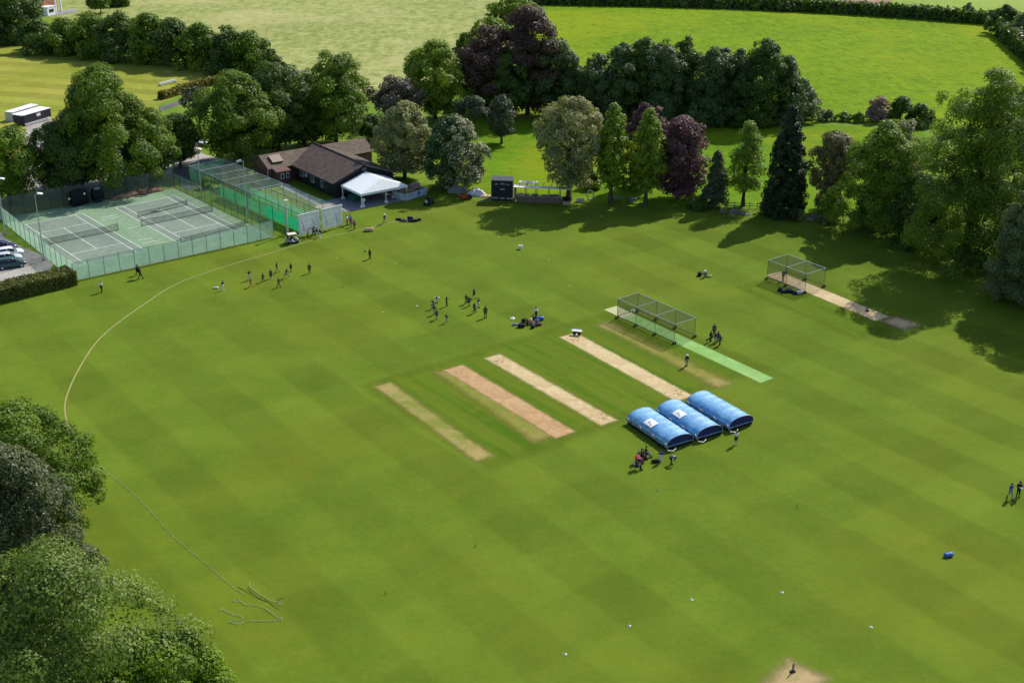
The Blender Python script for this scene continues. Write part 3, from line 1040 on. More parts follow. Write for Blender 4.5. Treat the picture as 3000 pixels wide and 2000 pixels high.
# --- near trees at the lower left
G8 = 'near trees at the lower left corner'
tree(70, 1250, 936, 158, 'broad', 'oak', 'bright green leafy tree at the left edge above the grey needled one', group=G8, z0=.02, clump=.2, leafk=2.0)
tree(55, 1430, 1022, 168, 'dome', 'nearyew', 'dull grey green needled tree with drooping sprays at the left edge', group=G8, z0=.02, leafk=1.9, clump=.2)
tree(185, 1800, 1272, 305, 'dome', 'nearolive', 'large olive green tree in the lower left corner', group=G8, z0=.02, clump=.17, leafk=2.2, dens=1.2)
tree(405, 1815, 1470, 165, 'broad', 'bright', 'fresh green leafy tree at the bottom edge', group=G8, z0=.02, clump=.2, leafk=2.2)
tree(-60, 1640, 1290, 110, 'broad', 'dark', 'dark tree cut by the left edge behind the large olive green one', group=G8, z0=.02)
# ------------------------------------------------------------------ shared paints
P_WHITE = plain('white_paint', (.74, .75, .76), .5, .4, 0, .08)
P_CREAM = plain('cream_paint', (.62, .58, .46), .6, .3)
P_NAVY = plain('navy_cloth', (.012, .016, .05), .8, .2)
P_BLACK = plain('black_cloth', (.012, .012, .016), .8, .2)
P_RUBBER = plain('black_rubber', (.018, .018, .02), .85, .2)
P_STEEL = plain('galvanised_steel', (.42, .44, .46), .45, .5, .7)
P_DKSTEEL = plain('dark_steel', (.05, .055, .06), .5, .5, .4)
P_WOOD = plain('bare_timber', (.34, .22, .12), .8, .2, 0, .25)
P_WOODD = plain('weathered_timber', (.15, .12, .10), .9, .15, 0, .25)
P_ROPE = plain('rope_fibre', (.46, .43, .29), .9, .1, 0, .2)
P_RED = plain('red_paint', (.42, .03, .03), .4, .5)
P_BLUE = plain('blue_plastic', (.03, .12, .45), .45, .4)
P_GREENP = plain('green_plastic', (.02, .12, .07), .5, .4)
P_GREYC = plain('grey_cloth', (.16, .17, .19), .8, .2)
P_TAN = plain('tan_canvas', (.45, .33, .22), .8, .2)


def rot2(a, x, y):
    return (x * math.cos(a) - y * math.sin(a), x * math.sin(a) + y * math.cos(a))


# ------------------------------------------------------------------ pitch covers
def cover_mat():
    t = NT('blue_cover_sheet')
    p = t.pos(obj=True)
    n1 = t.noise(p, .55, 4, .6, .6)
    n2 = t.noise(p, 2.2, 4)
    n3 = t.noise(t.pos(obj=True, scale=(3, .25, 3)), 1.6, 3)
    f = t.math('ADD', t.math('MULTIPLY', n1, .55), t.math('MULTIPLY', n2, .45))
    col = t.mix(t.mapr(f, .34, .66), (.06, .22, .47), (.15, .38, .60))
    col = t.mix(t.mapr(n3, .5, .75, 0, .3), col, (.30, .56, .70))
    return t.done(t.bsdf(col, .36, 1.0, 0, t.math('ADD', n2, n3), .18, .05))


M_COVER = cover_mat()
M_COVEND = plain('navy_cover_end', (.012, .022, .12), .6, .3)


def arch(n=16, w=1.80, h=1.0, z=.45):
    pts = []
    for i in range(n + 1):
        a = math.pi * (1 - i / n)
        x = math.cos(a) * w
        pts.append((x, z + h * math.sin(a) ** .72))
    return pts


def make_cover(label, loc, rz, patch):
    root = thing('pitch_cover', label, 'pitch cover', loc, rz, 'wheeled blue pitch covers')
    L = 7.4
    mb = MB()
    ny = 36
    prof = arch()
    secs = []
    for j in range(ny + 1):
        y = -L / 2 + L * j / ny
        sag = .018 * math.cos(2 * math.pi * j / 6)
        secs.append([(x * (1 + .012 * math.sin(j * 1.3)), y, z + sag * ((z - .45) / .95) + random.uniform(-.008, .008)) for x, z in prof])
    mb.loft([s for s in secs], close=False)
    # the loft closes each ring across the chord: that is the underside
    sh = obj('cover_sheet', mb, M_COVER, root, True)
    for y, dy in ((-L / 2 + .03, 1), (L / 2 - .03, -1)):
        e = MB()
        n = len(prof)
        ring = [(x * .985, y, .45 + (z - .45) * .97) for x, z in prof]
        inner = [(x * .62, y + dy * .10, .45 + (z - .45) * .55) for x, z in prof]
        e.add(ring + inner, [(i, i + 1, n + i + 1, n + i) for i in range(n - 1)] + [tuple(range(n, 2 * n))])
        obj('end_panel', e, M_COVEND, root)
    fr = MB()
    for sx in (-1, 1):
        fr.tube([(sx * 1.82, -L / 2 - .1, .42), (sx * 1.82, L / 2 + .1, .42)], .04, 8)
    for y in (-L / 2, -L / 6, L / 6, L / 2):
        fr.tube([(-1.82, y, .40), (1.82, y, .40)], .03, 6)
    for y in (-L / 2, L / 2):
        fr.tube([(x, y, z) for x, z in arch(14, 1.83, 1.02)], .028, 6)
    obj('frame', fr, P_STEEL, root)
    for sx in (-1, 1):  # black panels on all sides, added to stand in for the shadow underneath
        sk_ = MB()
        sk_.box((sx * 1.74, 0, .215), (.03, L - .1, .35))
        obj('gap_shade_panel', sk_, P_BLACK, root)
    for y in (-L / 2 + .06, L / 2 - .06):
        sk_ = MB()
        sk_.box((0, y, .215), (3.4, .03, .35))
        obj('gap_shade_panel', sk_, P_BLACK, root)
    for sx in (-1, 1):
        for y in (-2.4, 2.4):
            wm = MB()
            wm.lathe([(.05, -.05), (.17, -.05), (.2, -.03), (.2, .03), (.17, .05), (.05, .05)], 14,
                     Matrix.Translation((sx * 1.95, y, .2)) @ Matrix.Rotation(math.pi / 2, 4, 'Y'))
            o = obj('wheel', wm, P_RUBBER, root, False)
            f = MB()
            f.tube([(sx * 1.95, y, .2), (sx * 1.83, y, .42)], .03, 6)
            obj('fork', f, P_STEEL, o)
    for y in (-3.6, -1.3, 1.0, 3.3):
        hb = MB()
        hb.tube([(-1.85, y - .45, .42), (-2.0, y - .38, .78), (-2.05, y, .92), (-2.0, y + .38, .78), (-1.85, y + .45, .42)], .03, 6)
        obj('pull_handle', hb, P_STEEL, root, True)
    hb = MB()
    hb.tube([(-1.9, -L / 2, .42), (-2.0, -L / 2 - .5, .30), (-1.5, -L / 2 - .75, .22), (-.9, -L / 2 - .5, .28), (-.8, -L / 2, .42)], .035, 6)
    obj('tow_bar', hb, P_STEEL, root, True)
    if patch is not None:
        y0 = patch
        pm = MB()
        pr = [(x, z) for x, z in arch(40, 1.82, 1.015) if -1.55 < x < -.35]
        for (x0, z0), (x1, z1) in zip(pr[:-1], pr[1:]):
            for k in range(5):
                ya, yb = y0 + .3 * k, y0 + .3 * k + .3
                off = .05
                pm.face([(x0 - off * .6, ya, z0 + off), (x1 - off * .6, ya, z1 + off), (x1 - off * .6, yb, z1 + off), (x0 - off * .6, yb, z0 + off)])
        o = obj('white_panel', pm, plain('white_banner', (.78, .80, .80), .5, .3, 0, .05), root)
        mk = MB()
        ip = lambda q: min(len(pr) - 1, int(q * (len(pr) - 1)))
        for (q, dy, s) in ((.35, .45, .07), (.5, .7, .10), (.62, .9, .06), (.45, 1.0, .05)):
            x, z = pr[ip(q)]
            mk.face([(x - s - .05, y0 + dy - .06, z + .02), (x + s * .3 - .05, y0 + dy - .06, z + .09 + s * .5), (x + s * .3 - .05, y0 + dy + .08, z + .09 + s * .5), (x - s - .05, y0 + dy + .08, z + .02)])
        obj('emblem', mk, plain('banner_yellow_mark', (.62, .60, .36), .6), o)
    return root


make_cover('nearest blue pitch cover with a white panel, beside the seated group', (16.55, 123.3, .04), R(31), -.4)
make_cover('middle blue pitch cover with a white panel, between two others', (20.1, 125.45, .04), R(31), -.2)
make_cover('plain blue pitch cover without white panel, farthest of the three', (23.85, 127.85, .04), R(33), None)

# ------------------------------------------------------------------ wheeled batting cages
M_NETD = net_mat('dark_cage_netting', (.06, .075, .06), .29)


def cage(label, a, rz, L, Wd, H, bays):
    """a: near left corner; runs along -y for L, width along +x"""
    root = thing('batting_cage', label, 'batting cage', (a.x, a.y, .04), rz, 'wheeled batting cages')
    for sx in (0, Wd):
        for i in range(bays + 1):
            y = -L * i / bays
            p = MB()
            p.tube([(sx, y, .05), (sx, y, H)], .032, 6)
            o = obj('post', p, P_DKSTEEL, root)
            wmb = MB()
            for dx in (-.24, .24):
                wmb.lathe([(.03, -.05), (.13, -.05), (.16, -.02), (.16, .02), (.13, .05), (.03, .05)], 10,
                          Matrix.Translation((sx + dx, y, .16)) @ Matrix.Rotation(math.pi / 2, 4, 'Y'))
            obj('wheel', wmb, P_RUBBER, o)
        r = MB()
        r.tube([(sx, 0, .28), (sx, -L, .28)], .035, 6)
        obj('bottom_rail', r, P_DKSTEEL, root)
        r = MB()
        r.tube([(sx, 0, H), (sx, -L, H)], .032, 6)
        obj('top_rail', r, P_STEEL, root)
        n = MB()
        n.face([(sx, 0, .15), (sx, -L, .15), (sx, -L, H - .03), (sx, 0, H - .03)])
        obj('side_net', n, M_NETD, root)
    for i in range(bays + 1):
        y = -L * i / bays
        r = MB()
        r.tube([(.04, y, H), (Wd - .04, y, H)], .028, 6)
        obj('cross_rail', r, P_STEEL, root)
    r = MB()
    r.tube([(.05, 0, .28), (Wd - .05, 0, .28)], .035, 6)
    obj('back_rail', r, P_DKSTEEL, root)
    n = MB()
    n.face([(.03, -.01, .15), (Wd - .03, -.01, .15), (Wd - .03, -.01, H - .03), (.03, -.01, H - .03)])
    obj('back_net', n, M_NETD, root)
    n = MB()
    k = 12
    for i in range(k):
        for j in range(4):
            def zz(ii, jj):
                return H - .02 - .12 * math.sin(math.pi * jj / 4) * (.4 + .6 * abs(math.sin(math.pi * ii * bays / k)))
            y0, y1, x0, x1 = -L * i / k, -L * (i + 1) / k, Wd * j / 4, Wd * (j + 1) / 4
            n.face([(x0, y0, zz(i, j)), (x0, y1, zz(i + 1, j)), (x1, y1, zz(i + 1, j + 1)), (x1, y0, zz(i, j + 1))])
    obj('roof_net', n, M_NETD, root)
    return root


a = gp(1808, 932)
b = gp(1975, 1009)
cage('large wheeled batting cage standing over the green artificial strip', a, math.atan2((b - a).y, (b - a).x) + math.pi / 2, (b - a).length, 3.7, 2.8, 3)
a = gp(2246, 819)
b = gp(2357, 861)
cage('smaller batting cage half in tree shade on the right hand strip', a, math.atan2((b - a).y, (b - a).x) + math.pi / 2, (b - a).length, 4.2, 3.0, 2)

# ------------------------------------------------------------------ tennis court fence, nets, lamps
M_NETG = net_mat('pale_green_windbreak', (.40, .60, .45), .62)
M_NETK = net_mat('shade_darkened_mesh', (.17, .19, .20), .42)  # back fence mesh, tree shade put into its colour
M_NETS = net_mat('green_chain_link', (.12, .24, .17), .24)


def fence(label, p, q, H, n, netm, name='court_fence', post=P_DKSTEEL, band=None):
    d = q - p
    L = d.length
    root = thing(name, label, 'fence', (p.x, p.y, .05), math.atan2(d.y, d.x), 'fences round the tennis courts')
    for i in range(n + 1):
        x = L * i / n
        m = MB()
        m.tube([(x, 0, 0), (x, 0, H + .05)], .032, 6)
        obj('post', m, post, root)
    m = MB()
    m.tube([(0, 0, H), (L, 0, H)], .02, 5)
    m.tube([(0, 0, .1), (L, 0, .1)], .015, 5)
    obj('wire', m, post, root)
    m = MB()
    m.face([(0, .05, .05), (L, .05, .05), (L, .05, H), (0, .05, H)])
    obj('netting', m, netm, root)
    return root


FH = 2.75
fence('front court fence with pale green windbreak mesh facing the cricket field', CFL, CFR, FH, 14, M_NETG)
fence('left court fence beside the parked cars, pale green mesh', CBL, CFL, FH, 15, M_NETG)
fence('back court fence in deep tree shade, mesh darkened in colour for that shade', CBL, CBR, 3.4, 14, M_NETK)
fence('court fence on the side of the practice nets, thin green mesh', CBR, CFR, FH, 15, M_NETS)


def court_net(label, p, q, H, group='nets on the tennis courts', ends=True):
    d = q - p
    L = d.length
    root = thing('tennis_net', label, 'tennis net', (p.x, p.y, .055), math.atan2(d.y, d.x), group)
    for x in (0, L):
        m = MB()
        m.tube([(x, 0, 0), (x, 0, H + .06)], .05, 8)
        obj('post', m, P_DKSTEEL, root)
    N = 12
    zs = [H - .14 * math.sin(math.pi * i / N) for i in range(N + 1)]
    m = MB()
    for i in range(N):
        x0, x1 = L * i / N, L * (i + 1) / N
        m.face([(x0, 0, .04), (x1, 0, .04), (x1, 0, zs[i + 1]), (x0, 0, zs[i])])
    obj('mesh', m, net_mat('tennis_netting', (.04, .05, .045), .36), root)
    m = MB()
    m.tube([(L * i / N, 0, zs[i]) for i in range(N + 1)], .03, 6)
    obj('headband', m, plain('net_tape', (.10, .11, .11), .8), root)
    m = MB()
    m.tube([(0, 0, .06), (L, 0, .06)], .03, 5)
    obj('bottom_cord', m, P_BLACK, root)


ux = Vector((math.cos(TA), math.sin(TA), 0))
vy = Vector((math.sin(TA), -math.cos(TA), 0))
o1, o2 = Vector((-80.4817, 192.2139, 0)), Vector((-67.6409, 202.6863, 0))
court_net('long dark net across the middle of the left tennis court', o1 - ux * .91 + vy * 11.885, o1 + ux * 11.88 + vy * 11.885, 1.07)
court_net('long dark net across the middle of the right tennis court', o2 - ux * .91 + vy * 11.885, o2 + ux * 11.88 + vy * 11.885, 1.07)
court_net('low mini tennis net across the far half of the right court', gp(405.6, 637), gp(548, 601), .85)
court_net('low mini tennis net at the near baseline of the right court', gp(530, 712), gp(719, 661), .8)


def floodlight(label, base, H, heads, az):
    root = thing('floodlight', label, 'floodlight', (base.x, base.y, .04), 0, 'floodlight masts of the courts and nets')
    m = MB()
    m.tube([(0, 0, 0), (0, 0, H * .3), (0, 0, H)], [.12, .095, .06], 8)
    m.box((0, 0, .12), (.4, .4, .24))
    obj('mast', m, P_STEEL, root)
    for k in heads:
        a = az + k
        dx, dy = math.cos(a), math.sin(a)
        arm = MB()
        arm.tube([(0, 0, H - .1), (dx * .6, dy * .6, H + .12)], .045, 6)
        o = obj('arm', arm, P_STEEL, root)
        h = MB()
        M = Matrix.Translation((dx * .7, dy * .7, H + .05)) @ Matrix.Rotation(a, 4, 'Z') @ Matrix.Rotation(.25, 4, 'Y')
        h.loft([[tuple(M @ Vector((x * .8, y * .3 * (1 - .2 * (x > .2)), z))) for (y, z) in ((-1, -.08), (1, -.08), (1, .08), (.5, .2), (-.5, .2), (-1, .08))] for x in (-.5, .1, .5)])
        obj('lamp_head', h, P_STEEL, o)


floodlight('slim floodlight mast beside the parked cars and the left court', gp(130, 763), 10.2, (0,), .6)
floodlight('floodlight mast cut by the left edge behind the left court', gp(17, 688), 9.0, (0,), .6)
floodlight('floodlight mast in the far strip between right court and practice nets', gp(591, 578), 9.6, (0,), .3)
floodlight('tall floodlight mast between right court and green practice netting', gp(725.7, 651), 10.3, (0,), -2.6)
# stubby white mast at the front of the nets
root = thing('net_mast', 'thick pale mast at the front corner of the green practice nets', 'mast', tuple(gp(843, 688) + Vector((0, 0, .04))))
m = MB()
m.tube([(0, 0, 0), (0, 0, 5.6)], [.17, .13], 10)
obj('mast', m, P_CREAM, root)
m = MB()
m.lathe([(.0, 5.6), (.3, 5.62), (.3, 5.75), (.0, 5.8)], 10)
obj('cap', m, P_CREAM, root)

# stored things along the back fence of the courts
base = gp(225, 603)
root = thing('storage_cage', 'black covered storage stand against the back court fence', 'storage stand', (base.x, base.y, .05), TA)
for x in (-2.2, -1.7, -1.2):
    m = MB()
    m.tube([(x, 0, 0), (x, 0, 2.6)], .06, 6)
    obj('upright', m, P_DKSTEEL, root)
m = MB()
m.tube([(-2.3, -.5, .3), (2.0, -.5, .3)], .06, 6)
m.tube([(-2.3, .5, .3), (2.0, .5, .3)], .06, 6)
obj('base_rail', m, P_DKSTEEL, root)
m = MB()
m.loft([[(x, y * (.8 + .1 * math.sin(x * 3)), z + .12 * math.sin(x * 2.2 + y)) for (y, z) in ((-.9, .2), (-.95, 1.4), (-.7, 2.5), (0, 2.75), (.7, 2.5), (.95, 1.4), (.9, .2))] for x in (-.9, -.2, .5, 1.2, 1.9)])
obj('sheet', m, P_BLACK, root, True)
for dx, z in ((-1.5, 1.7), (1.2, 2.1)):
    m = MB()
    m.box((dx, -.98, z), (.28, .05, .3))
    obj('label_plate', m, P_WHITE, root)
base = gp(288, 592)
root = thing('covered_roller', 'dark hooded roller with grey top next to the black storage stand', 'roller', (base.x, base.y, .05), TA)
m = MB()
m.lathe([(.1, -.7), (.62, -.7), (.65, -.66), (.65, .66), (.62, .7), (.1, .7)], 18, Matrix.Translation((0, 0, .65)) @ Matrix.Rotation(math.pi / 2, 4, 'Y'))
obj('drum', m, P_DKSTEEL, root)
m = MB()
m.loft([[(x, y, z) for (y, z) in ((-.8, .5), (-.75, 1.5), (-.3, 2.2), (.4, 2.3), (.8, 1.4), (.8, .5))] for x in (-.85, -.3, .3, .85)])
obj('hood', m, P_BLACK, root, True)
m = MB()
m.lathe([(0, 2.2), (.55, 2.24), (.62, 2.4), (.4, 2.6), (0, 2.66)], 12)
obj('cap', m, P_GREYC, root, True)
m = MB()
m.tube([(-.7, -.6, .6), (-.5, -1.6, .9), (.5, -1.6, .9), (.7, -.6, .6)], .05, 6)
obj('handle', m, P_DKSTEEL, root)
# red earth bank
e1p, e2p = gp(322, 585), gp(474, 556)
d = e2p - e1p
m = MB()
secs = []
for i in range(22):
    f = i / 21
    c = e1p + d * f
    nrm = Vector((-d.y, d.x, 0)).normalized()
    hh = .75 * math.sin(math.pi * min(1, max(0, f * .96 + .02))) ** .5 * (1 + .2 * math.sin(i * 1.7))
    ring = []
    for (y, z) in ((-1.0, -.02), (-.75, .45), (-.3, .85), (.1, .95), (.6, .7), (1.0, -.02)):
        p = c + nrm * (y * (1 + .12 * math.sin(i * 2.1)))
        ring.append((p.x, p.y, .05 + z * hh))
    secs.append(ring)
m.loft(secs)
tag(obj('earth_bank', m, M_EARTH, None, True), 'low bank of bare red brown earth behind the right tennis court', 'earth bank')

# ------------------------------------------------------------------ practice nets
hN = 3.2
nFL, nBL = gp(875, 627, hN), gp(552, 487, hN)
nFR, nBR = gp(939, 596, hN), gp(656, 470, hN)
nFR = nFL + (nFR - nFL).normalized() * 7.2
dl = (nBL - nFL)
Ln = dl.length
rz = math.atan2(-dl.y, -dl.x) + math.pi / 2      # local -y runs to the front
Wn = 7.2
root = thing('practice_nets', 'long roofed cricket practice nets with green screens between courts and pavilion', 'practice nets', (nBL.x, nBL.y, .045), rz)
M_GSCR = net_mat('bright_green_screen', (.03, .62, .27), .95)
M_GSCR2 = net_mat('soft_green_screen', (.11, .52, .24), .7)
M_ROOFN = net_mat('grey_green_roof_net', (.20, .26, .24), .24)
M_OLIVE = net_mat('olive_screen', (.13, .14, .08), .85)
nb = 9
for sx in (0, Wn / 2, Wn):
    for i in range(nb + 1):
        m = MB()
        y = -Ln * i / nb
        m.tube([(sx, y, 0), (sx, y, hN)], .045, 6)
        obj('post', m, P_DKSTEEL, root)
    m = MB()
    m.tube([(sx, 0, hN), (sx, -Ln * .62, hN)], .06, 6)
    obj('roof_rail', m, P_STEEL, root)
    m = MB()
    m.tube([(sx, -Ln * .62, hN), (sx, -Ln, hN)], .035, 6)
    obj('roof_cable', m, P_DKSTEEL, root)
for i in range(nb + 1):
    y = -Ln * i / nb
    m = MB()
    m.tube([(.06, y, hN), (Wn - .06, y, hN)], .05 if i < 6 else .03, 6)
    obj('cross_rail', m, P_STEEL, root)
for (x0, x1) in ((.03, Wn / 2 - .03), (Wn / 2 + .03, Wn - .03)):
    m = MB()
    for i in range(nb):
        y0, y1 = -Ln * i / nb - .02, -Ln * (i + 1) / nb + .02
        ym, xm = (y0 + y1) / 2, (x0 + x1) / 2
        c = (xm, ym, hN - .22)
        q = [(x0, y0, hN - .03), (x0, y1, hN - .03), (x1, y1, hN - .03), (x1, y0, hN - .03)]
        o = len(m.v)
        m.add(q + [c], [(0, 1, 4), (1, 2, 4), (2, 3, 4), (3, 0, 4)])
    obj('roof_net', m, M_ROOFN, root)
sc = lambda nm, x, a, b, z0, z1, mat, dx=0: obj(nm, MB().face([(x + dx, -Ln * a, z0), (x + dx, -Ln * b, z0), (x + dx, -Ln * b, z1), (x + dx, -Ln * a, z1)]), mat, root)
sc('side_net', 0, 0, 1, .05, hN, M_NETS, -.06)
sc('side_net', Wn, 0, 1, .05, hN, M_NETS, .06)
sc('side_screen', 0, .72, 1, .05, 2.15, M_GSCR, .06)
sc('side_screen', 0, .30, .72, .05, 2.1, M_GSCR2, .06)
sc('divider_screen', Wn / 2, .3, 1, .05, 2.1, M_GSCR2, .06)
sc('divider_screen', Wn / 2, .14, .42, .05, 2.9, M_OLIVE, .12)
sc('side_screen', Wn, .0, .35, .05, 2.6, M_OLIVE, -.06)
m = MB().face([(.05, -.05, .05), (Wn - .05, -.05, .05), (Wn - .05, -.05, hN), (.05, -.05, hN)])
obj('back_net', m, M_GSCR2, root)
m = MB().face([(.05, -Ln + .02, .05), (1.7, -Ln + .02, .05), (1.7, -Ln + .02, 2.15), (.05, -Ln + .02, 2.15)])
obj('front_screen', m, plain('bright_green_canvas', (.02, .58, .25), .7, .2), root)
# lane mats under the nets
for k in range(2):
    x = Wn * (.25 + .5 * k)
    m = MB().face([(x - 1.3, -.4, 0), (x + 1.3, -.4, 0), (x + 1.3, -Ln + 1.5, 0), (x - 1.3, -Ln + 1.5, 0)])
    o = struct('lane_mat', m, speckle('lane_mat_green_%d' % k, (.10, .22, .06), (.16, .28, .09), 2))
    o.matrix_world = Matrix.Translation((nBL.x, nBL.y, .046 + .004 * k)) @ Matrix.Rotation(rz, 4, 'Z')


# ------------------------------------------------------------------ sight screens
def sight_screen(label, p, q):
    d = q - p
    L = d.length
    root = thing('sight_screen', label, 'sight screen', (p.x, p.y, .045), math.atan2(d.y, d.x), 'white sight screens')
    H0, H1 = .35, 3.65
    m = MB()
    nb = 7
    for i in range(nb):
        z0 = H0 + (H1 - H0) * i / nb
        m.box((L / 2, .004 * (i % 2), z0 + (H1 - H0) / nb / 2), (L, .07, (H1 - H0) / nb - .012))
    obj('white_boards', m, cloth_sheet('sight_screen_boards', (.92, .92, .93), .5), root)
    m = MB()
    m.box((L / 2, 0, H1 + .05), (L + .1, .14, .1))
    obj('top_capping', m, P_WHITE, root)
    for x in (.25, L - .25):
        m = MB()
        m.tube([(x, .1, .15), (x, .1, H1)], .05, 6)
        m.tube([(x, .1, H1 * .8), (x, 1.5, .2)], .045, 6)
        m.tube([(x, -.55, .16), (x, 1.6, .16)], .05, 6)
        o = obj('frame', m, P_STEEL, root)
        w = MB()
        for y in (-.5, 1.5):
            w.lathe([(.03, -.05), (.12, -.05), (.15, 0), (.12, .05), (.03, .05)], 10, Matrix.Translation((x, y, .15)) @ Matrix.Rotation(math.pi / 2, 4, 'Y'))
        obj('wheel', w, P_RUBBER, o)
    for x in (L * .22, L * .72):
        m = MB()
        m.tube([(x - .25, -.05, 2.6), (x, -.055, 1.6), (x + .05, -.05, .9)], .03, 5)
        obj('rope', m, P_DKSTEEL, root)


sight_screen('left white sight screen in front of the practice nets, children beside it', gp(877.5, 697), gp(937, 682))
sight_screen('right white sight screen in front of the practice nets, adults beside it', gp(944, 680), gp(1004, 664))


# long sight screen lying far off on the mown field and trailer by the left edge
p, q = gp(468, 253), gp(516, 241)
d = q - p
root = thing('white_trough', 'thin white barrier lying on the far mown field', 'barrier', (p.x, p.y, .03), math.atan2(d.y, d.x))
m = MB()
m.box((d.length / 2, 0, .5), (d.length, .3, .55))
obj('white_boards', m, P_WHITE, root)
for x in (.4, d.length - .4):
    m = MB()
    m.box((x, .25, .12), (.12, 1.3, .24))
    obj('foot', m, P_STEEL, root)

# navy sided hospitality trailer with white roof
p, q = gp(70, 372), gp(152, 348)
d = q - p
root = thing('trailer', 'navy sided trailer with rounded white roof on the mown field edge', 'trailer', (p.x, p.y, .03), math.atan2(d.y, d.x))
L, Wt = d.length, 3.0
m = MB()
rr = .5
out = [(0, .5), (.12, .1), (rr, 0), (L - .05, 0), (L, .05), (L, Wt - .05), (L - .05, Wt), (rr, Wt), (.12, Wt - .1), (0, Wt - .5)]
m.prism(out, .5, 2.25)
obj('body', m, plain('dark_navy_cladding', (.014, .012, .035), .5, .4), root)
m = MB()
m.prism([(x + (.06 if x > L / 2 else -.06), y + (.06 if y > Wt / 2 else -.06)) for x, y in out], 2.25, 2.36)
obj('roof', m, P_WHITE, root)
m = MB()
m.box((L * .55, -.02, 1.65), (1.1, .05, .6))
obj('sign_panel', m, P_WHITE, root)
for z in (.5, .3):
    m = MB()
    m.box((L * .48, -.12 - (.5 - z), z - .02), (L * .9, .14, .07))
    obj('step_rail', m, P_WHITE, root)
for x in (1.0, L - 1.2):
    m = MB()
    m.lathe([(.05, -.1), (.3, -.1), (.34, -.05), (.34, .05), (.3, .1), (.05, .1)], 12, Matrix.Translation((x, .35, .34)) @ Matrix.Rotation(math.pi / 2, 4, 'X'))
    obj('wheel', m, P_RUBBER, root)
p, q = gp(40, 358), gp(116, 334)
d = q - p
root = thing('field_shelter', 'white topped open shelter just behind the navy trailer', 'shelter', (p.x, p.y, .03), math.atan2(d.y, d.x))
m = MB()
m.box((d.length / 2, 1.0, 2.0), (d.length, 2.2, .12))
obj('roof', m, P_WHITE, root)
m = MB()
m.box((d.length / 2, 2.0, .96), (d.length, .08, 1.92))
m.box((.04, 1.0, .96), (.08, 1.9, 1.92))
obj('wall', m, plain('translucent_pale_sheet', (.45, .46, .38), .5), root)
for x in (.1, d.length - .1):
    m = MB()
    m.tube([(x, 0, 0), (x, 0, 1.93)], .04, 6)
    obj('post', m, P_STEEL, root)
p = gp(31, 352)
root = thing('bin', 'small dark bin at the left end of the white topped shelter', 'bin', (p.x, p.y, .03))
m = MB()
m.lathe([(.36, 0), (.42, 1.0), (.44, 1.02), (.44, 1.08), (.0, 1.15)], 12)
obj('body', m, P_DKSTEEL, root)
m = MB()
m.tube([(-.5, 0, .9), (-.5, 0, 1.1), (-.4, 0, 1.1)], .03, 5)
obj('handle', m, P_DKSTEEL, root)

# brick house at the top left
p, q = gp(124, 46), gp(170, 34)
d = q - p
root = thing('house', 'red brick house with white framed bay at the top left edge', 'house', (p.x, p.y, .03), math.atan2(d.y, d.x))
L = d.length
M_BRICK = speckle('red_brick', (.25, .09, .05), (.36, .15, .085), 3)
m = MB()
m.box((L * .5, 4.0, 3.2), (L, 8, 6.4))
obj('wall', m, M_BRICK, root)
m = MB()
m.slab([(-.4, -.5, 6.4), (L + .4, -.5, 6.4), (L + .4, 4, 9.4), (-.4, 4, 9.4)], .2)
m.slab([(-.4, 8.5, 6.4), (-.4, 4, 9.42), (L + .4, 4, 9.42), (L + .4, 8.5, 6.4)], .2)
r = obj('roof', m, plain('brown_tile', (.12, .07, .05), .9), root)
m = MB()
m.box((L * .2, 4, 9.6), (.9, .9, 1.8))
obj('chimney', m, M_BRICK, r)
bay = MB()
bay.box((L * .18, -1.2, 1.25), (L * .48, 2.4, 2.5))
bay.box((L * .18, -1.2, 2.6), (L * .52, 2.7, .2))
b = obj('bay', bay, P_WHITE, root)
m = MB()
m.box((L * .18, -2.42, 1.35), (L * .30, .06, 1.0))
obj('window', m, plain('dark_glass', (.02, .025, .04), .1, .6), b)
for x in (L * .62, L * .93):
    m = MB()
    m.box((x, -1.6, 2.6), (.45, .45, 5.2))
    obj('white_column', m, P_WHITE, root)
for x, z in ((L * .15, 4.6), (L * .5, 4.6), (L * .85, 4.6)):
    m = MB()
    m.box((x, -.03, z), (1.2, .08, 1.4))
    w = obj('window', m, P_WHITE, root)
    m = MB()
    m.box((x, -.08, z), (1.0, .04, 1.2))
    obj('pane', m, plain('dark_glass', (.02, .025, .04), .1, .6), w)
sheet('terrace', [gp(118, 52), gp(225, 36), gp(222, 26), gp(118, 44)], M_PAVE, .052)


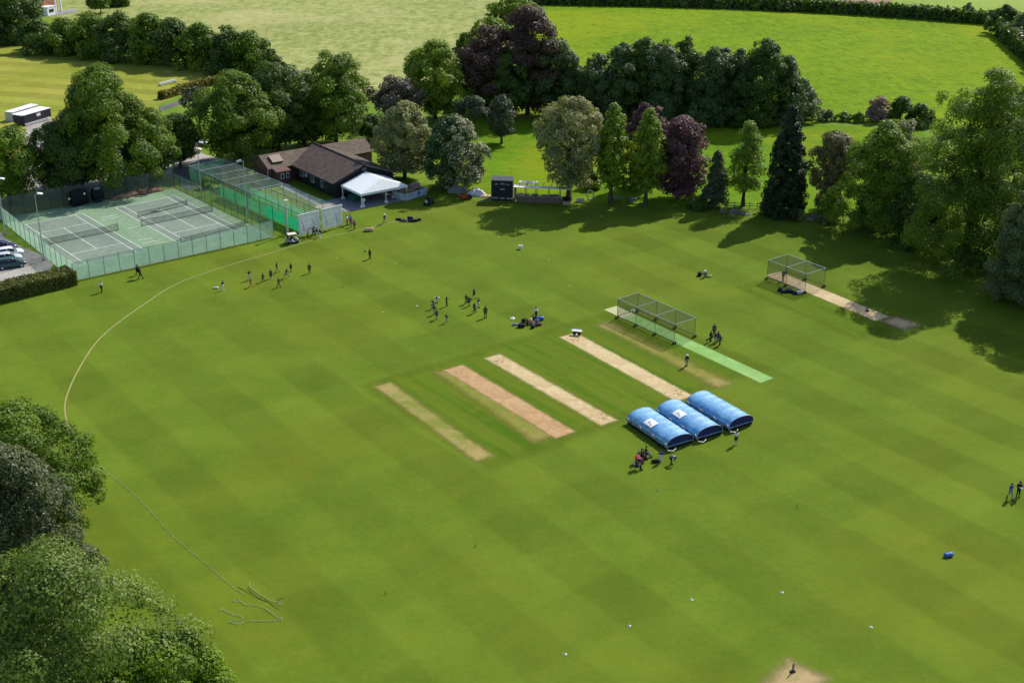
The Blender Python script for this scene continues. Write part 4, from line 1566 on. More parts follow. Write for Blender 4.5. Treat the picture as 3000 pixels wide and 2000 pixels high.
# ------------------------------------------------------------------ cars
def car(label, loc, rz, paint, group='cars parked beside the tennis court', van=False):
    root = thing('parked_car', label, 'car', loc, rz, group)
    L, Wc = 4.3, 1.78
    # body sections along x: (x, z low, z high, half width)
    S = [(-2.15, .42, .80, .70), (-2.05, .30, .92, .80), (-1.6, .24, .96, .87), (-.6, .22, .94, .89), (.6, .22, .93, .89), (1.3, .24, .90, .87), (1.85, .28, .80, .82), (2.1, .36, .68, .72), (2.16, .42, .62, .62)]

    def ring(x, a, b, w):
        m_ = (a + b) / 2
        return [(x, -w * .93, a), (x, -w, m_ - .08), (x, -w * .99, m_ + .1), (x, -w * .9, b), (x, 0, b + .03), (x, w * .9, b), (x, w * .99, m_ + .1), (x, w, m_ - .08), (x, w * .93, a), (x, 0, a)]
    m = MB()
    m.loft([ring(*s) for s in S])
    obj('body', m, paint, root, True)
    C = [(-2.0 if van else -1.85, .93, .93, .76), (-1.55, .93, 1.40, .68), (-.9, .93, 1.48, .66), (.1, .93, 1.47, .66), (.55, .93, 1.38, .67), (1.15, .91, .93, .74)]
    m = MB()
    m.loft([[(x, -w - .05, a), (x, -w + .06, b), (x, 0, b + .02), (x, w - .06, b), (x, w + .05, a)] for x, a, b, w in C])
    obj('windows', m, plain('car_glass', (.015, .02, .028), .08, .6, 0, .0), root, True)
    m = MB()
    m.loft([[(x, -w + .02, b - .02), (x, -w + .08, b + .03), (x, 0, b + .055), (x, w - .08, b + .03), (x, w - .02, b - .02)] for x, a, b, w in C[1:5]])
    for sx in (-1, 1):
        for (x0, z0, y0, x1, z1, y1) in ((1.12, .94, .75, .52, 1.40, .62), (-1.85, .95, .77, -1.5, 1.42, .63), (-.35, .95, .82, -.35, 1.47, .63)):
            m.tube([(x0, sx * (y0 + .02), z0), (x1, sx * (y1 + .02), z1)], .035, 5)
    obj('roof', m, paint, root, True)
    for sx in (-1, 1):
        for x in (-1.35, 1.35):
            w = MB()
            w.lathe([(.2, -.1), (.29, -.1), (.32, -.06), (.32, .06), (.29, .1), (.2, .1)], 16, Matrix.Translation((x, sx * .80, .32)) @ Matrix.Rotation(math.pi / 2, 4, 'X'))
            o = obj('wheel', w, P_RUBBER, root)
            w = MB()
            w.lathe([(0, -.03), (.2, -.04), (.2, .04), (0, .03)], 12, Matrix.Translation((x, sx * .87, .32)) @ Matrix.Rotation(math.pi / 2, 4, 'X'))
            obj('rim', w, P_STEEL, o)
        m = MB()
        m.box((2.0, sx * .58, .66), (.2, .3, .14), -sx * .35)
        obj('headlight', m, plain('lamp_glass', (.7, .72, .75), .1, .6), root)
        m = MB()
        m.box((-2.08, sx * .62, .78), (.12, .26, .16), sx * .2)
        obj('tail_light', m, P_RED, root)
        m = MB()
        m.box((.75, sx * .96, .98), (.16, .2, .13))
        obj('wing_mirror', m, paint, root)
    return root


CPN = lambda n, c: plain(n, c, .25, .6, .0, .03)
cr = math.atan2((gp(150, 745) - gp(20, 765)).y, (gp(150, 745) - gp(20, 765)).x)
for (u, v, nm, c, lab) in ((6, 735, 'navy_car_paint', (.02, .022, .09), 'dark navy parked car, farthest from the clipped hedge'),
                           (28, 752, 'white_car_paint', (.72, .73, .74), 'white parked car between the navy and the silver one'),
                           (22, 768, 'silver_car_paint', (.50, .56, .60), 'pale silver parked car just before the dark teal one'),
                           (33, 783, 'teal_car_paint', (.03, .075, .085), 'dark teal parked car nearest the clipped hedge')):
    p = gp(u, v)
    car(lab, (p.x, p.y, .04), cr, CPN(nm, c))
for (u, v, rz, nm, c, lab) in ((438, 352, .3, 'cream_car_paint', (.60, .55, .45), 'cream parked car under trees by the asphalt yard'),
                               (452, 336, .3, 'silver_car_paint', (.5, .56, .6), 'silver parked car beyond the cream one under trees'),
                               (412, 362, .35, 'red_car_paint', (.35, .10, .10), 'dull red parked car under trees by the asphalt yard'),
                               (388, 372, .4, 'white_car_paint', (.72, .73, .74), 'white parked car half hidden under the trees'),
                               (800, 268, .2, 'white_car_paint', (.72, .73, .74), 'white parked car glimpsed below the bushy pavilion tree'),
                               (330, 345, .5, 'silver_car_paint', (.5, .56, .6), 'silver parked car glimpsed through the tallest tree'),
                               (300, 356, .5, 'white_car_paint', (.72, .73, .74), 'white parked car glimpsed left of the silver one under trees')):
    p = g2(u, v)
    car(lab, (p.x, p.y, .05), rz, CPN(nm, c), 'cars parked under the trees')

# ------------------------------------------------------------------ boundary rope and heaped rope
RP = [(1470, 585), (1380, 596), (1235, 630), (1173, 646), (1046, 676), (905, 708), (800, 740), (714, 765), (612, 797), (510, 836), (421, 893), (332, 957), (274, 1014), (223, 1097),
      (194, 1167), (191, 1212), (204, 1256), (236, 1307), (306, 1378), (383, 1441), (446, 1505), (510, 1575), (600, 1650), (676, 1716), (715, 1742)]
pts = [tuple(gp(*p)) for p in RP]
sm = smooth_loop([(p[0], p[1], 0) for p in pts], 8, False)
m = MB()
m.tube([(p[0], p[1], .052) for p in sm], .019, 6)
tag(obj('boundary_rope', m, P_ROPE, None, True), 'long pale boundary rope curving round the left side of the field', 'rope')
# worn line in the grass along the far part of the rope
m = MB()
for a, b in zip(sm[20:-60:1], sm[21:-59:1]):
    a, b = Vector(a), Vector(b)
    d = (b - a).normalized()
    n = Vector((-d.y, d.x, 0)) * .11
    m.face([a + n, a - n, b - n, b + n])
o = struct('worn_line', m, grass_mat('bleached_grass_line', (.19, .20, .04), (.26, .25, .07), (.28, .24, .07), fine=2.5))
o.location.z = .05


def heap(label, pxs, z, rad, mat, closed=False):
    pts = [gp(600 + x * 300 / 2045, 1650 + y * 230 / 1568) for x, y in pxs]
    s = smooth_loop([(p.x, p.y, z + .03 * ((i * 7) % 3)) for i, p in enumerate(pts)], 6, closed)
    mb = MB()
    mb.tube([tuple(q) for q in s], rad, 6)
    tag(obj('rope_length', mb, mat, None, True), label, 'rope', 'loose rope lengths on the grass')


P_ROPE2 = plain('rope_grey_fibre', (.45, .45, .40), .9, .1, 0, .2)
P_ROPE3 = plain('rope_brown_fibre', (.13, .10, .05), .9, .1, 0, .2)
heap('grey rope length ending in two pale loops at the bottom of the pile',
     [(330, 960), (345, 915), (400, 950), (560, 1030), (740, 1080), (750, 1110), (620, 1150), (480, 1170), (600, 1210), (690, 1215), (880, 1165), (1200, 1160), (1470, 1145), (1540, 1125), (1510, 1090)], .06, .019, P_ROPE2)
heap('thin rope length with flattened end loop across the middle of the pile',
     [(690, 765), (620, 775), (575, 755), (620, 740), (700, 755), (790, 830), (940, 845), (1160, 890), (1330, 1000), (1480, 1120)], .06, .019, P_ROPE)
heap('dark rope length at the top of the pile ending in a white loop',
     [(900, 390), (890, 470), (980, 540), (1110, 640), (1250, 720), (1400, 780), (1520, 790), (1550, 820), (1490, 840), (1465, 815), (1530, 795)], .06, .019, P_ROPE)
heap('brown rope length lying beside the end of the boundary rope', [(650, 470), (830, 560), (960, 640), (1100, 720), (1270, 770)], .06, .019, P_ROPE3)
heap('brown rope length running down the right of the pile', [(850, 500), (960, 600), (1130, 700), (1290, 790), (1400, 870), (1500, 930)], .06, .019, P_ROPE3)
heap('short dark rope end near the white loop', [(1440, 740), (1500, 715), (1590, 695)], .06, .019, P_ROPE3)


# ------------------------------------------------------------------ small items on the field
def disc_cone(label, u, v, col, r=.16, h=.10):
    p = gp(u, v)
    root = thing('marker_cone', label, 'marker', (p.x, p.y, .036), 0, 'marker cones on the grass')
    m = MB()
    m.lathe([(r, 0), (r, .015), (r * .45, h), (r * .36, h), (r * .8, .01)], 14)
    obj('dish', m, col, root)
    m = MB()
    m.lathe([(r * 1.06, .0), (r * 1.06, .012), (r * .9, .012), (r * .9, 0)], 14)
    obj('rim', m, col, root)


WC = plain('white_marker', (.75, .77, .78), .5)
YC = plain('yellow_marker', (.6, .55, .12), .5)
for (u, v, lab) in ((2026, 1757, 'white marker disc on open grass, second from right in the lower field'),
                    (2291, 1735, 'white marker disc on open grass, right of centre in the lower field'),
                    (1844, 1833, 'white marker disc on open grass left of the foreground strip'),
                    (2551, 1837, 'white marker disc nearest the lower right corner'),
                    (1656, 1916, 'white marker disc nearest the bottom edge'),
                    (1221, 897, 'white marker disc left of the second children group')):
    disc_cone(lab, u, v, WC, .14, .09)
for (u, v, lab) in ((1158, 772, 'pale yellow marker disc right of the lone child'), (1460, 696, 'pale yellow marker disc below the black scoreboard'),
                    (1607, 762, 'pale yellow marker disc in the middle of the upper outfield'), (1668, 838, 'pale yellow marker disc above the large batting cage'),
                    (985, 757, 'pale yellow marker disc right of the running children'), (1120, 915, 'pale marker disc between the two children groups')):
    disc_cone(lab, u, v, YC, .13, .08)
for (u, v, lab) in ((1248, 786, 'blue set of stumps on the upper outfield'), (1006, 842, 'pale blue set of stumps near the running children'), (1926, 1440, 'blue stumps on open grass below the seated group'),
                    (2334, 1486, 'dark stumps alone on the right lower grass'), (1130, 1741, 'dark stumps alone on the left lower grass'), (1393, 1602, 'tiny dark stumps in the middle lower grass')):
    p = gp(u, v)
    root = thing('stump_set', lab, 'stumps', (p.x, p.y, .036), FA, 'stump sets on the grass', .6)
    mt = P_BLUE if 'blue' in lab else P_DKSTEEL
    for dx in (-.11, 0, .11):
        m = MB()
        m.tube([(dx, 0, 0), (dx, 0, .6)], .014, 6)
        obj('stump', m, mt, root)
    m = MB()
    m.box((0, 0, .02), (.3, .08, .04))
    obj('base', m, mt, root)
for (u, v, lab) in ((2322, 1968, 'grey stumps with black base on the worn foreground strip'), (2540, 912, 'dark stumps on the shaded part of the right strip')):
    p = gp(u, v)
    root = thing('stump_set', lab, 'stumps', (p.x, p.y, .06), R(32), 'stump sets on the strips')
    for dx in (-.1, 0, .1):
        m = MB()
        m.tube([(dx, 0, .1), (dx, 0, .82)], .03, 8)
        obj('stump', m, P_GREYC, root)
    m = MB()
    m.box((0, 0, .05), (.42, .3, .10))
    obj('base', m, P_BLACK, root)

# white bucket
p = gp(1525, 730)
root = thing('bucket', 'white bucket standing alone on the upper outfield', 'bucket', (p.x, p.y, .036))
m = MB()
m.lathe([(.24, 0), (.33, .55), (.35, .56), (.35, .6), (.3, .6), (.22, .05)], 14)
obj('pail', m, P_WHITE, root)
m = MB()
m.tube([(-.34, 0, .56), (-.25, -.25, .45), (0, -.36, .4), (.25, -.25, .45), (.34, 0, .56)], .015, 5)
obj('handle', m, P_STEEL, root)


# ------------------------------------------------------------------ bags
def bag(label, u, v, mat, rz, L=.95, rad=.2, group='kit bags on the grass', at=None):
    p = at if at is not None else gp(u, v)
    root = thing('kit_bag', label, 'bag', (p.x, p.y, .036), rz, group)
    m = MB()
    S = [(-.5, .55), (-.47, .85), (-.3, 1.0), (0, 1.04), (.3, 1.0), (.47, .85), (.5, .55)]
    m.loft([[(x * L, math.cos(a) * rad * k, max(.0, rad * .85 + math.sin(a) * rad * .9 * k)) for a in [2 * math.pi * i / 10 for i in range(10)]] for x, k in S])
    obj('body', m, mat, root, True)
    for y in (-.1, .1):
        h = MB()
        h.tube([(-L * .2, y, rad * 1.6), (-L * .1, y * 1.4, rad * 2.05), (L * .1, y * 1.4, rad * 2.05), (L * .2, y, rad * 1.6)], .02, 5)
        obj('strap', h, P_GREYC, root)


for i, (u, v, mt, L, r_, lab) in enumerate((
        (1170, 646, P_BLACK, 1.3, .2, 'flat black kit bag at the left end of the row below the pavilion tree'),
        (1184, 649, P_GREYC, 1.1, .26, 'grey topped kit bag second in the row below the pavilion tree'),
        (1202, 644, P_BLACK, 1.0, .3, 'tall black kit bag standing at the back of the row'),
        (1206, 650, P_NAVY, 1.2, .22, 'navy kit bag in the middle of the row below the tree shade'),
        (1216, 650, P_BLACK, .9, .24, 'black kit bag second from the right end of the row'),
        (1227, 647, P_BLACK, .8, .22, 'small black kit bag at the right end of the row'))):
    bag(lab, u, v, mt, random.uniform(-.4, .5), L, r_, 'kit bags below the pavilion')
for (u, v, mt, rz, L, r_, lab) in (
        (2285, 852, P_NAVY, 1.2, .8, .3, 'upright navy kit bag leftmost beside the smaller cage'),
        (2295, 858, P_NAVY, .4, .8, .22, 'navy kit bag second from left beside the smaller cage'),
        (2309, 855, P_NAVY, 1.0, 1.2, .3, 'large navy kit bag in the middle beside the smaller cage'),
        (2319, 858, P_BLACK, -.3, 1.0, .22, 'black kit bag right of the large navy one'),
        (2331, 862, P_NAVY, .2, .8, .22, 'navy kit bag touching the white topped one'),
        (2342, 861, plain('white_blue_bag', (.5, .52, .62), .7), .4, 1.0, .28, 'white topped kit bag at the right end beside the smaller cage')):
    bag(lab, u, v, mt, rz, L, r_, 'kit bags beside the smaller batting cage')
for (u, v, mt, rz, L, r_, lab) in (
        (1527, 959, P_NAVY, .1, 1.0, .28, 'boxy navy kit bag left of the seated players'),
        (1535, 944, P_BLACK, .9, .6, .3, 'small upright black bag behind the navy one'),
        (1508, 953, plain('pale_blue_cloth', (.25, .32, .5), .7), .3, .7, .16, 'flat pale blue bag lying left of the navy bag'),
        (1562, 960, P_BLACK, 1.2, .9, .25, 'black kit bag in front of the seated players'),
        (1578, 954, plain('maroon_cloth', (.12, .03, .03), .8), .5, .9, .22, 'maroon kit bag at the right end of the seated players'),
        (1582, 938, P_BLUE, .2, 1.0, .3, 'bright blue bag behind the seated players')):
    bag(lab, u, v, mt, rz, L, r_, 'kit bags beside the seated players')
bag('blue and black bag alone on the grass near the right edge', 2778, 1630, P_BLUE, .3, .9, .24)
bag('dark bag on the grass behind the child in purple', 1922, 1354, P_BLACK, .2, 1.0, .2)
bag('cream and red bag lying alone near the right sight screen', 1081, 678, plain('cream_red_bag', (.55, .42, .26), .7, .2, 0, .5, 3), .2, 1.5, .34)
bag('white cloth bag beside the leftmost running child', 633, 846, P_WHITE, .2, .7, .16)
bag('yellow green bag beside the crouching player', 2077, 812, plain('lime_cloth', (.45, .52, .2), .7), .2, .8, .17)
bag('dark bag leaning by the crouching player', 2050, 808, P_BLACK, 1.2, .8, .34)
for (u, v, lab) in ((1502, 933, 'white hat lying on the grass left of the standing man'), (1855, 911, 'white hat lying inside the back of the large cage')):
    p = gp(u, v)
    root = thing('sun_hat', lab, 'hat', (p.x, p.y, .04), 0, 'white hats on the grass')
    m = MB()
    m.lathe([(.3, .0), (.32, .02), (.16, .05), (.0, .05)], 14)
    obj('brim', m, P_WHITE, root)
    m = MB()
    m.lathe([(.15, .05), (.14, .15), (.08, .18), (0, .18)], 12)
    obj('crown', m, P_WHITE, root)

# two wheeled white trolley
p = gp(1690, 981)
root = thing('trolley', 'small two wheeled trolley with a white tray at the top of the pale strips', 'trolley', (p.x, p.y, .05), -.25, None, .68)
m = MB()
m.box((0, 0, .85), (1.9, .75, .10))
m.box((0, .36, .95), (1.9, .05, .14))
obj('tray', m, P_WHITE, root)
m = MB()
m.box((0, 0, .6), (.7, .45, .4))
obj('box', m, P_DKSTEEL, root)
m = MB()
m.tube([(-.8, 0, .82), (-1.3, 0, .95), (-1.5, 0, .95)], .035, 6)
obj('handle', m, P_STEEL, root)
for x in (-.45, .5):
    m = MB()
    m.lathe([(.04, -.1), (.3, -.1), (.34, -.04), (.34, .04), (.3, .1), (.04, .1)], 14, Matrix.Translation((x, -.3, .34)) @ Matrix.Rotation(math.pi / 2, 4, 'X'))
    obj('wheel', m, P_RUBBER, root)

# golf buggy style cart by the sight screen
p = gp(856, 712)
root = thing('golf_cart', 'small white framed golf cart left of the sight screens', 'golf cart', (p.x, p.y, .04), FA - .2, None, .85)
m = MB()
m.loft([[(x, -.6 * w, .3), (x, -.62 * w, z), (x, .62 * w, z), (x, .6 * w, .3)] for x, z, w in ((-1.2, .6, .9), (-.9, .78, 1), (-.1, .75, 1), (0, .42, 1), (.6, .42, 1), (.75, .8, 1), (1.2, .62, .9))])
obj('body', m, plain('cart_grey', (.28, .28, .34), .5), root)
for x in (-.75, .8):
    for y in (-.55, .55):
        m = MB()
        m.tube([(x, y, .6), (x * .85, y * .95, 1.75)], .04, 6)
        obj('canopy_post', m, P_WHITE, root)
m = MB()
m.box((0, 0, 1.78), (1.6, 1.25, .07))
obj('canopy', m, P_CREAM, root)
m = MB()
m.box((-.45, 0, .86), (.55, 1.05, .14))
m.box((-.72, 0, 1.1), (.12, 1.05, .45))
obj('seat', m, P_BLACK, root)
for x in (-.8, .85):
    for y in (-.6, .6):
        m = MB()
        m.lathe([(.04, -.09), (.2, -.09), (.23, 0), (.2, .09), (.04, .09)], 12, Matrix.Translation((x, y, .23)) @ Matrix.Rotation(math.pi / 2, 4, 'X'))
        obj('wheel', m, P_RUBBER, root)


# camp chairs for the seated group are made beside the people
def camp_chair(label, p, rz, mat):
    root = thing('camp_chair', label, 'chair', (p.x, p.y, .036), rz, 'camp chairs by the covers')
    m = MB()
    m.slab([(-.26, -.24, .42), (.26, -.24, .42), (.24, .22, .38), (-.24, .22, .38)], .03)
    obj('seat', m, mat, root)
    m = MB()
    m.slab([(-.25, .22, .40), (.25, .22, .40), (.27, .40, .92), (-.27, .40, .92)], .03)
    obj('backrest', m, mat, root)
    for sx in (-1, 1):
        for (y0, z0, y1, z1) in ((-.3, 0, .2, .42), (.34, 0, -.25, .60)):
            m = MB()
            m.tube([(sx * .29, y0, z0), (sx * .29, y1, z1)], .014, 5)
            obj('leg', m, P_DKSTEEL, root)
        m = MB()
        m.slab([(sx * .29 - .035, -.28, .61), (sx * .29 + .035, -.28, .61), (sx * .29 + .035, .28, .60), (sx * .29 - .035, .28, .60)], .025)
        obj('armrest', m, P_BLACK, root)
# ------------------------------------------------------------------ cricket pavilion
def tile_mat(name, c1, c2):
    t = NT(name)
    o = t.pos(obj=True)
    x, y, z = t.xyz(o)
    row = t.math('FRACT', t.math('MULTIPLY', z, 5.0))
    edge = t.mapr(row, .0, .22, .55, 1.0)
    n = t.noise(o, 1.1, 4, .65)
    n2 = t.noise(t.pos(obj=True, scale=(4, 4, 9)), 1.3, 3, .7)
    f = t.math('ADD', t.math('MULTIPLY', n, .5), t.math('MULTIPLY', n2, .5))
    col = t.mix(t.mapr(f, .38, .62), c1, c2)
    col = t.mix(1.0, col, t.rgb3(edge), 'MULTIPLY')
    moss = t.mapr(t.noise(o, .5, 3), .58, .72, 0, .35)
    col = t.mix(moss, col, (.09, .10, .05))
    return t.done(t.bsdf(col, .85, .2, 0, t.math('ADD', row, n2), .4, .05))


M_TILE = tile_mat('brown_roof_tiles', (.055, .04, .036), (.125, .092, .078))
M_TILE2 = tile_mat('weathered_roof_tiles', (.10, .072, .055), (.185, .14, .105))
M_TIMB = plain('black_stained_boards', (.02, .018, .018), .7, .3, 0, .3)
M_TIMB2 = plain('dark_navy_gable_boards', (.014, .016, .024), .6, .3, 0, .3)
M_PBRICK = speckle('brown_brick', (.10, .055, .04), (.18, .10, .075), 3)
M_GLASS = plain('dark_window_glass', (.03, .04, .05), .08, .6, 0, 0)
P_CANOPY = plain('white_canopy_fabric', (.80, .82, .83), .55, .3, 0, .06)

PO = gp(979.6, 537.8, 2.9)
pav = thing('pavilion', 'dark timber pavilion with brown tiled cross gabled roof beside the practice nets', 'pavilion', (PO.x, PO.y, .03), FA)
# local frame: x across the gable, -y towards the field
# --- main range: x 0..12.8, y 0..15, ridge at x 6.4
EV, RG, XW, XR = 2.9, 5.25, 12.6, 6.3
m = MB()
m.box((.35 + 6, 7.6, EV / 2), (11.9, 14.4, EV))
obj('wall', m, M_TIMB, pav)
m = MB()
m.prism([(.4, 0), (12.2, 0), (6.3, 2.18)], -.06, .06, Matrix.Translation((0, .45, EV)) @ Matrix.Rotation(math.pi / 2, 4, 'X'))
obj('gable', m, M_TIMB2, pav)
m = MB()
m.box((6.3, .385, 1.45), (11.86, .05, 2.88))
obj('front_boards', m, M_TIMB2, pav)
m = MB()
m.slab([(-.25, 0, EV - .1), (XR, 0, RG), (XR, 18.5, RG), (-.25, 15.0, EV - .1)], .16)
r = obj('roof', m, M_TILE, pav)
m = MB()
m.slab([(XR, 0, RG + .002), (XW + .25, 0, EV - .1), (XW + .25, 15.0, EV - .1), (XR, 18.5, RG + .002)], .16)
obj('roof', m, M_TILE, pav)
m = MB()
m.tube([(XR, -.05, RG + .05), (XR, 18.4, RG + .05)], .13, 6)
obj('ridge_tiles', m, M_TILE2, r)
for sx in (0, 1):
    m = MB()
    xa = -.28 if sx == 0 else XW + .28
    m.slab([(xa, -.06, EV - .06), (xa, -.06, EV - .34), (XR, -.06, RG - .22), (XR, -.06, RG + .05)], .05)
    obj('bargeboard', m, M_TILE2 if sx else M_TIMB, pav)
m = MB()
m.tube([(-.33, .1, EV - .22), (-.33, 13.4, EV - .22)], .08, 6)
obj('gutter', m, P_BLACK, pav)


def window(x, y, z, w, h, face, panes=2, mat=P_WHITE):
    """face: 'L' looks to -x, 'F' to -y"""
    m = MB()
    s = (.08, w, h) if face == 'L' else (w, .08, h)
    m.box((x, y, z), s)
    f = obj('window', m, mat, pav)
    g = MB()
    pw = (w - .14 - .08 * (panes - 1)) / panes
    for i in range(panes):
        off = -w / 2 + .07 + pw / 2 + i * (pw + .08)
        if face == 'L':
            g.box((x - .03, y + off, z), (.04, pw, h - .16))
        else:
            g.box((x + off, y - .03, z), (pw, .04, h - .16))
    obj('pane', g, M_GLASS, f)


window(.38, 12.4, 1.75, 1.5, 1.1, 'L', 2)
window(.38, 8.6, 1.65, 1.3, 1.35, 'L', 2)
window(.38, 5.2, 1.5, .9, 1.2, 'L', 1)
m = MB()
m.box((.36, 3.6, 1.05), (.08, 1.0, 2.1))
o = obj('door', m, plain('dark_door', (.03, .025, .03), .5), pav)
m = MB()
m.box((.30, 3.25, 1.05), (.06, .05, .18))
obj('handle', m, P_STEEL, o)
m = MB()
m.lathe([(0, 0), (.42, 0), (.42, .05), (0, .05)], 20, Matrix.Translation((.36, 10.7, 1.9)) @ Matrix.Rotation(-math.pi / 2, 4, 'Y'))
o = obj('club_badge', m, P_WHITE, pav)
m = MB()
m.lathe([(0, .05), (.26, .05), (.26, .07), (0, .07)], 16, Matrix.Translation((.36, 10.7, 1.9)) @ Matrix.Rotation(-math.pi / 2, 4, 'Y'))
obj('badge_centre', m, P_BLUE, o)
m = MB()
m.box((6.3, .34, 4.3), (.75, .06, .55))
obj('clock_plate', m, P_GREYC, pav)
for x in (2.4, 5.0, 7.6, 10.2):
    window(x, .33, 1.5, 1.7, 1.5, 'F', 3, plain('grey_frame', (.22, .23, .25), .5))
# --- cross range behind: x -4.7..17.5, y 15.4..22.6
m = MB()
m.box((-2.25, 19.0, 1.35), (4.3, 6.4, 2.7))
m.box((15.0, 19.0, 1.35), (4.6, 6.4, 2.7))
m.box((6.3, 19.4, 1.34), (12.6, 6.0, 2.68))
obj('wing_wall', m, M_PBRICK, pav)
m = MB()
m.slab([(-4.8, 15.35, 2.6), (-.2, 15.35, 2.6), (6.2, 19.0, 4.42), (-4.8, 19.0, 4.42)], .15)
rw = obj('wing_roof', m, M_TILE2, pav)
m = MB()
m.slab([(12.85, 15.35, 2.6), (17.7, 15.35, 2.6), (17.7, 19.0, 4.42), (6.4, 19.0, 4.42)], .15)
obj('wing_roof', m, M_TILE2, pav)
m = MB()
m.slab([(-4.8, 19.0, 4.424), (17.7, 19.0, 4.424), (17.7, 22.7, 2.6), (-4.8, 22.7, 2.6)], .15)
obj('wing_roof', m, M_TILE2, pav)
for x in (-4.42, 17.32):
    m = MB()
    m.prism([(15.9, 2.66), (22.1, 2.66), (19.0, 4.2)], -.05, .05, Matrix.Translation((x, 0, 0)) @ Matrix(((0, 0, 1, 0), (1, 0, 0, 0), (0, 1, 0, 0), (0, 0, 0, 1))))
    obj('wing_gable', m, M_PBRICK, pav)
m = MB()
Ms = Matrix.Translation((-2.2, 17.3, 3.72)) @ Matrix.Rotation(math.atan2(1.82, 3.65), 4, 'X')
m.box((0, 0, 0), (2.1, 1.9, .28), 0, Ms)
o = obj('roof_hatch', m, M_TIMB, rw)
m = MB()
m.box((0, 0, .17), (2.2, 2.0, .06), 0, Ms)
obj('hatch_lid', m, plain('buff_roof_sheet', (.30, .22, .16), .7), o)
# brick porch in the corner
m = MB()
m.box((-2.6, 14.6, 1.2), (2.6, 1.9, 2.4))
po = obj('porch', m, plain('red_stained_porch', (.10, .045, .045), .8), pav)
m = MB()
m.slab([(-4.05, 13.5, 2.35), (-1.2, 13.5, 2.35), (-1.2, 15.7, 2.75), (-4.05, 15.7, 2.75)], .1)
obj('porch_roof', m, plain('porch_roofing', (.12, .06, .055), .8), po)
window(-2.95, 13.62, 1.45, .6, .95, 'F', 1)
window(-1.85, 13.62, 1.5, .6, .95, 'F', 1)
m = MB()
m.tube([(-4.5, 16.0, 2.6), (-4.62, 16.0, 1.9), (-4.62, 16.0, .1)], .06, 6)
obj('downpipe', m, P_WHITE, pav)

# --- white canopy on posts in front of the gable
cp = thing('canopy', 'white hipped canopy on posts attached to the dark front gable of the pavilion', 'canopy', (PO.x, PO.y, .03), FA)
x0, x1, y0, y1 = 1.2, 10.6, -.15, -6.9
zr, ze, xr, yr = 4.05, 2.45, 6.2, -5.5
m = MB()
m.slab([(x0, y0, ze), (x0, y1, ze), (xr, yr, zr), (xr, y0, zr)], .05)
m.slab([(x0, y1, ze), (x1, y1, ze), (xr, yr, zr)], .05)
m.slab([(x1, y1, ze), (x1, y0, ze), (xr, y0, zr), (xr, yr, zr)], .05)
obj('roof_sheet', m, P_CANOPY, cp)
m = MB()
for a, b in (((x0, y0), (x0, y1)), ((x0, y1), (x1, y1)), ((x1, y1), (x1, y0))):
    m.slab([(a[0], a[1], ze - .03), (b[0], b[1], ze - .03), (b[0], b[1], ze - .38), (a[0], a[1], ze - .38)], .02)
obj('valance', m, P_CANOPY, cp)
for x, y in ((x0 + .1, y1 + .1), (x1 - .1, y1 + .1), (x0 + .1, -.5), (x1 - .1, -.5), (xr, y1 + .1)):
    m = MB()
    m.tube([(x, y, 0), (x, y, ze - .05)], .08, 8)
    m.box((x, y, .2), (.45, .45, .4))
    obj('post', m, P_WHITE, cp)
# terrace and path
Mp = Matrix.Translation((PO.x, PO.y, 0)) @ Matrix.Rotation(FA, 4, 'Z')
lp = lambda x, y, z=0: Mp @ Vector((x, y, z))
sheet('terrace', [lp(-2.2, .3), lp(-2.2, -7.4), lp(12.5, -7.4), lp(12.5, .3)], M_PAVE, .056)
sheet('path', [lp(-2.2, 13.5), lp(-4.2, 13.5), lp(-4.4, -1.0), lp(-2.2, -1.6)], M_PAVE, .060)
sheet('paved_corner', [lp(-4.4, -1.1), lp(-5.4, -2.6), lp(-3.4, -4.4), lp(-2.2, -3.4), lp(-2.2, -1.7)], plain('pinkish_slabs', (.42, .33, .27), .9), .064)


def round_bin(label, p, mat, r=.55, h=1.0):
    root = thing('plant_tub', label, 'tub', (p.x, p.y, .06))
    m = MB()
    m.lathe([(r * .8, 0), (r, h * .9), (r * 1.08, h * .9), (r * 1.08, h), (r * .85, h), (r * .8, h * .8)], 16)
    obj('tub', m, mat, root)
    m = MB()
    m.lathe([(0, h * .8), (r * .84, h * .82), (r * .5, h * 1.02), (0, h * 1.08)], 14)
    obj('cover', m, P_GREENP, root, True)


round_bin('dark green covered tub under the left side of the canopy', lp(2.4, -2.4), P_GREENP, .95, 1.1)
# statue like white sign stand by the canopy post
p = gp(1064.7, 606)
root = thing('sign_stand', 'white pedestal sign standing at the front left post of the canopy', 'sign stand', (p.x, p.y, .06), FA)
m = MB()
m.lathe([(.38, 0), (.36, .15), (.16, .22), (.12, .8), (.2, .85), (.2, .9)], 12)
obj('pedestal', m, P_WHITE, root)
m = MB()
m.box((0, 0, 1.15), (.75, .08, .5))
obj('board', m, P_WHITE, root)


def picnic(label, p, rz, mat):
    root = thing('picnic_table', label, 'picnic table', (p.x, p.y, .05), rz, 'picnic tables')
    m = MB()
    for k in range(5):
        m.box((0, -.32 + .16 * k, .74), (1.8, .14, .045))
    obj('table_top', m, mat, root)
    for y in (-.75, .75):
        m = MB()
        m.box((0, y - .07, .45), (1.8, .13, .045))
        m.box((0, y + .07, .45), (1.8, .13, .045))
        obj('bench_seat', m, mat, root)
    for x in (-.65, .65):
        m = MB()
        m.tube([(x, -.75, 0), (x, -.25, .72)], .045, 6)
        m.tube([(x, .75, 0), (x, .25, .72)], .045, 6)
        m.tube([(x, -.8, .41), (x, .8, .41)], .04, 6)
        obj('leg_frame', m, mat, root)


